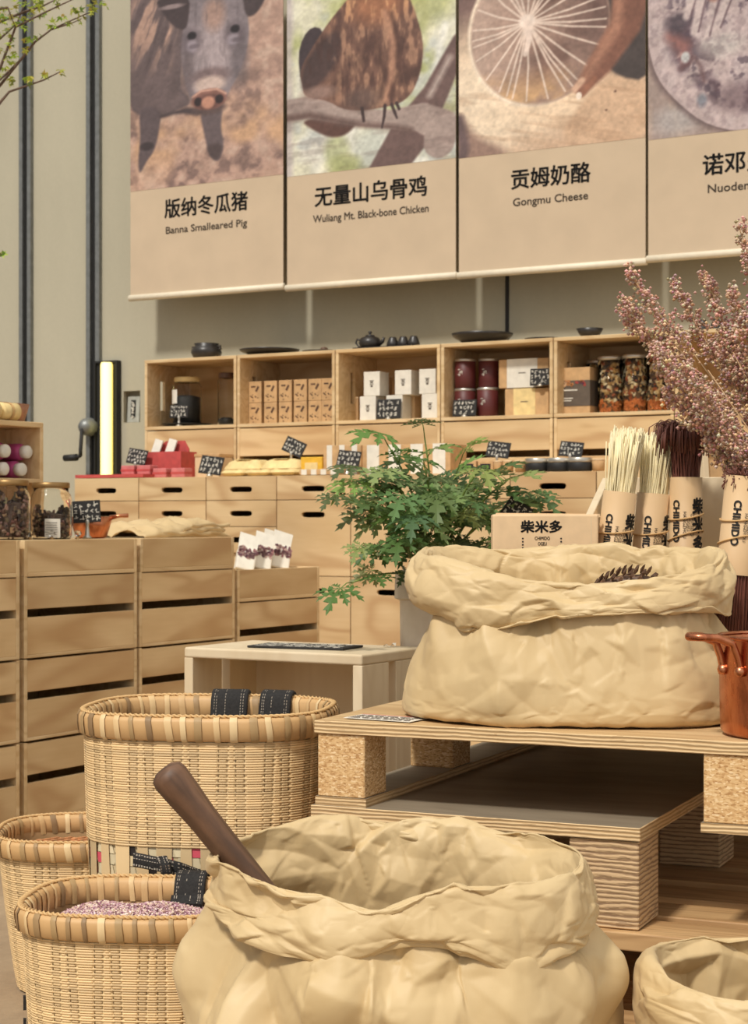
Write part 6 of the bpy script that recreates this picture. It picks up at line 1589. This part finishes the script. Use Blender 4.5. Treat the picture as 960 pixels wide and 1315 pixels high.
trunk = [Vector((0, 0, 0)), Vector((.01, 0, .5)), Vector((.04, .01, 1.1)), Vector((.06, 0, 1.7)), Vector((.1, 0, 2.3)), Vector((.12, 0, 2.9))]
m.tube(trunk, [.022, .02, .017, .014, .01, .005], 10); m.build('trunk', M['bark'], tr_, True)
lv = MB(); bm_ = MB()
def branch(px, rad0):
    Y = 5.1; pts = [trunk[px[0]]]+[P(x, y, Y+dy)-tb for x, y, dy in px[1]]; n = len(pts)
    bm_.tube(pts, [rad0*(1-.75*i/(n-1)) for i in range(n)], 6); return pts
brs = [(3, [(-40, 160, 0), (0, 88, 0), (20, 35, -.03), (60, 15, -.05), (105, -6, -.06)]), (3, [(-30, 140, .05), (0, 110, .02), (45, 54, 0), (66, 38, .02), (115, 16, .04)]), (2, [(-40, 190, 0), (0, 132, 0), (12, 118, .02), (56, 103, .02), (78, 92, 0)]), (4, [(-60, 60, 0), (0, 50, .05), (22, 30, .06), (35, -5, .05)]), (3, [(-40, 140, 0), (8, 95, .05), (38, 65, .03)]), (4, [(-50, 20, 0), (10, 10, -.1), (20, 36, -.06)]), (4, [(-60, -40, 0), (30, -20, 0), (80, -40, 0)]), (3, [(66, 38, .02), (92, 30, .05), (105, 24, .05)]), (4, [(-30, 40, 0), (30, 16, .0), (55, 8, .0), (75, -2, .0)]), (2, [(-30, 360, 0), (-8, 334, 0), (2, 326, 0)])]
for st_i, px in brs: 
    if px[0] == (66, 38, .02):
        Y = 5.1; bm_.tube([P(x, y, Y+dy)-tb for x, y, dy in px], [.003, .002, .001], 6)
    else: branch((st_i, px), .006)
bm_.build('branches', M['twig'], tr_, True)
def tleaf(c, size):
    d = Vector((r.gauss(0, 1), r.gauss(0, 1), r.gauss(0, .6)-.3)).normalized(); u = Vector((r.gauss(0, .6), r.gauss(0, .6), 1)); sx = d.cross(u).normalized(); nz_ = sx.cross(d)
    lv.col = tuple(v*r.uniform(.75, 1.2) for v in lin(r.choice(((176, 186, 64), (150, 168, 58), (120, 140, 60), (190, 196, 84)))))
    for a in (-.9, 0, .9):
        dd = d*math.cos(a)+sx*math.sin(a); ss = nz_.cross(dd); L_ = size*(1 if a == 0 else .8)
        lv.raw([tuple(c), tuple(c+dd*L_*.45+ss*L_*.22+nz_*L_*.05), tuple(c+dd*L_-nz_*L_*.15), tuple(c+dd*L_*.45-ss*L_*.22+nz_*L_*.05)], [(0, 1, 2, 3)])
spots = [(5, 8), (12, 22), (3, 30), (16, 12), (22, 30), (28, 24), (35, 5), (42, 12), (46, 3), (50, 8), (55, 16), (38, 18), (75, 4), (80, 22), (66, 34), (68, 30), (97, 12), (100, 14), (94, 10), (115, 10), (118, 18), (128, 5), (132, 6), (102, 26), (88, 30), (36, 50), (38, 54), (48, 46), (12, 48), (14, 58), (16, 72), (10, 76), (18, 80), (34, 62), (8, 88), (2, 96), (12, 102), (14, 108), (36, 100), (40, 102), (56, 96), (58, 98), (77, 91), (0, 44), (2, 20), (24, 2), (10, 38), (30, 34), (0, 66), (2, 326), (6, 12), (52, 2)]
for (x, y) in spots:
    for k in range(5): tleaf(P(x+r.gauss(0, 2.2), y+r.gauss(0, 2.2), 5.1+r.gauss(0, .03))-tb, r.uniform(.012, .022))
for k in range(160):
    tleaf(Vector((r.gauss(-.1, .3), r.gauss(0, .3), r.uniform(2.2, 3.0))), .02)
lv.build('foliage', M['leafcol'], tr_)
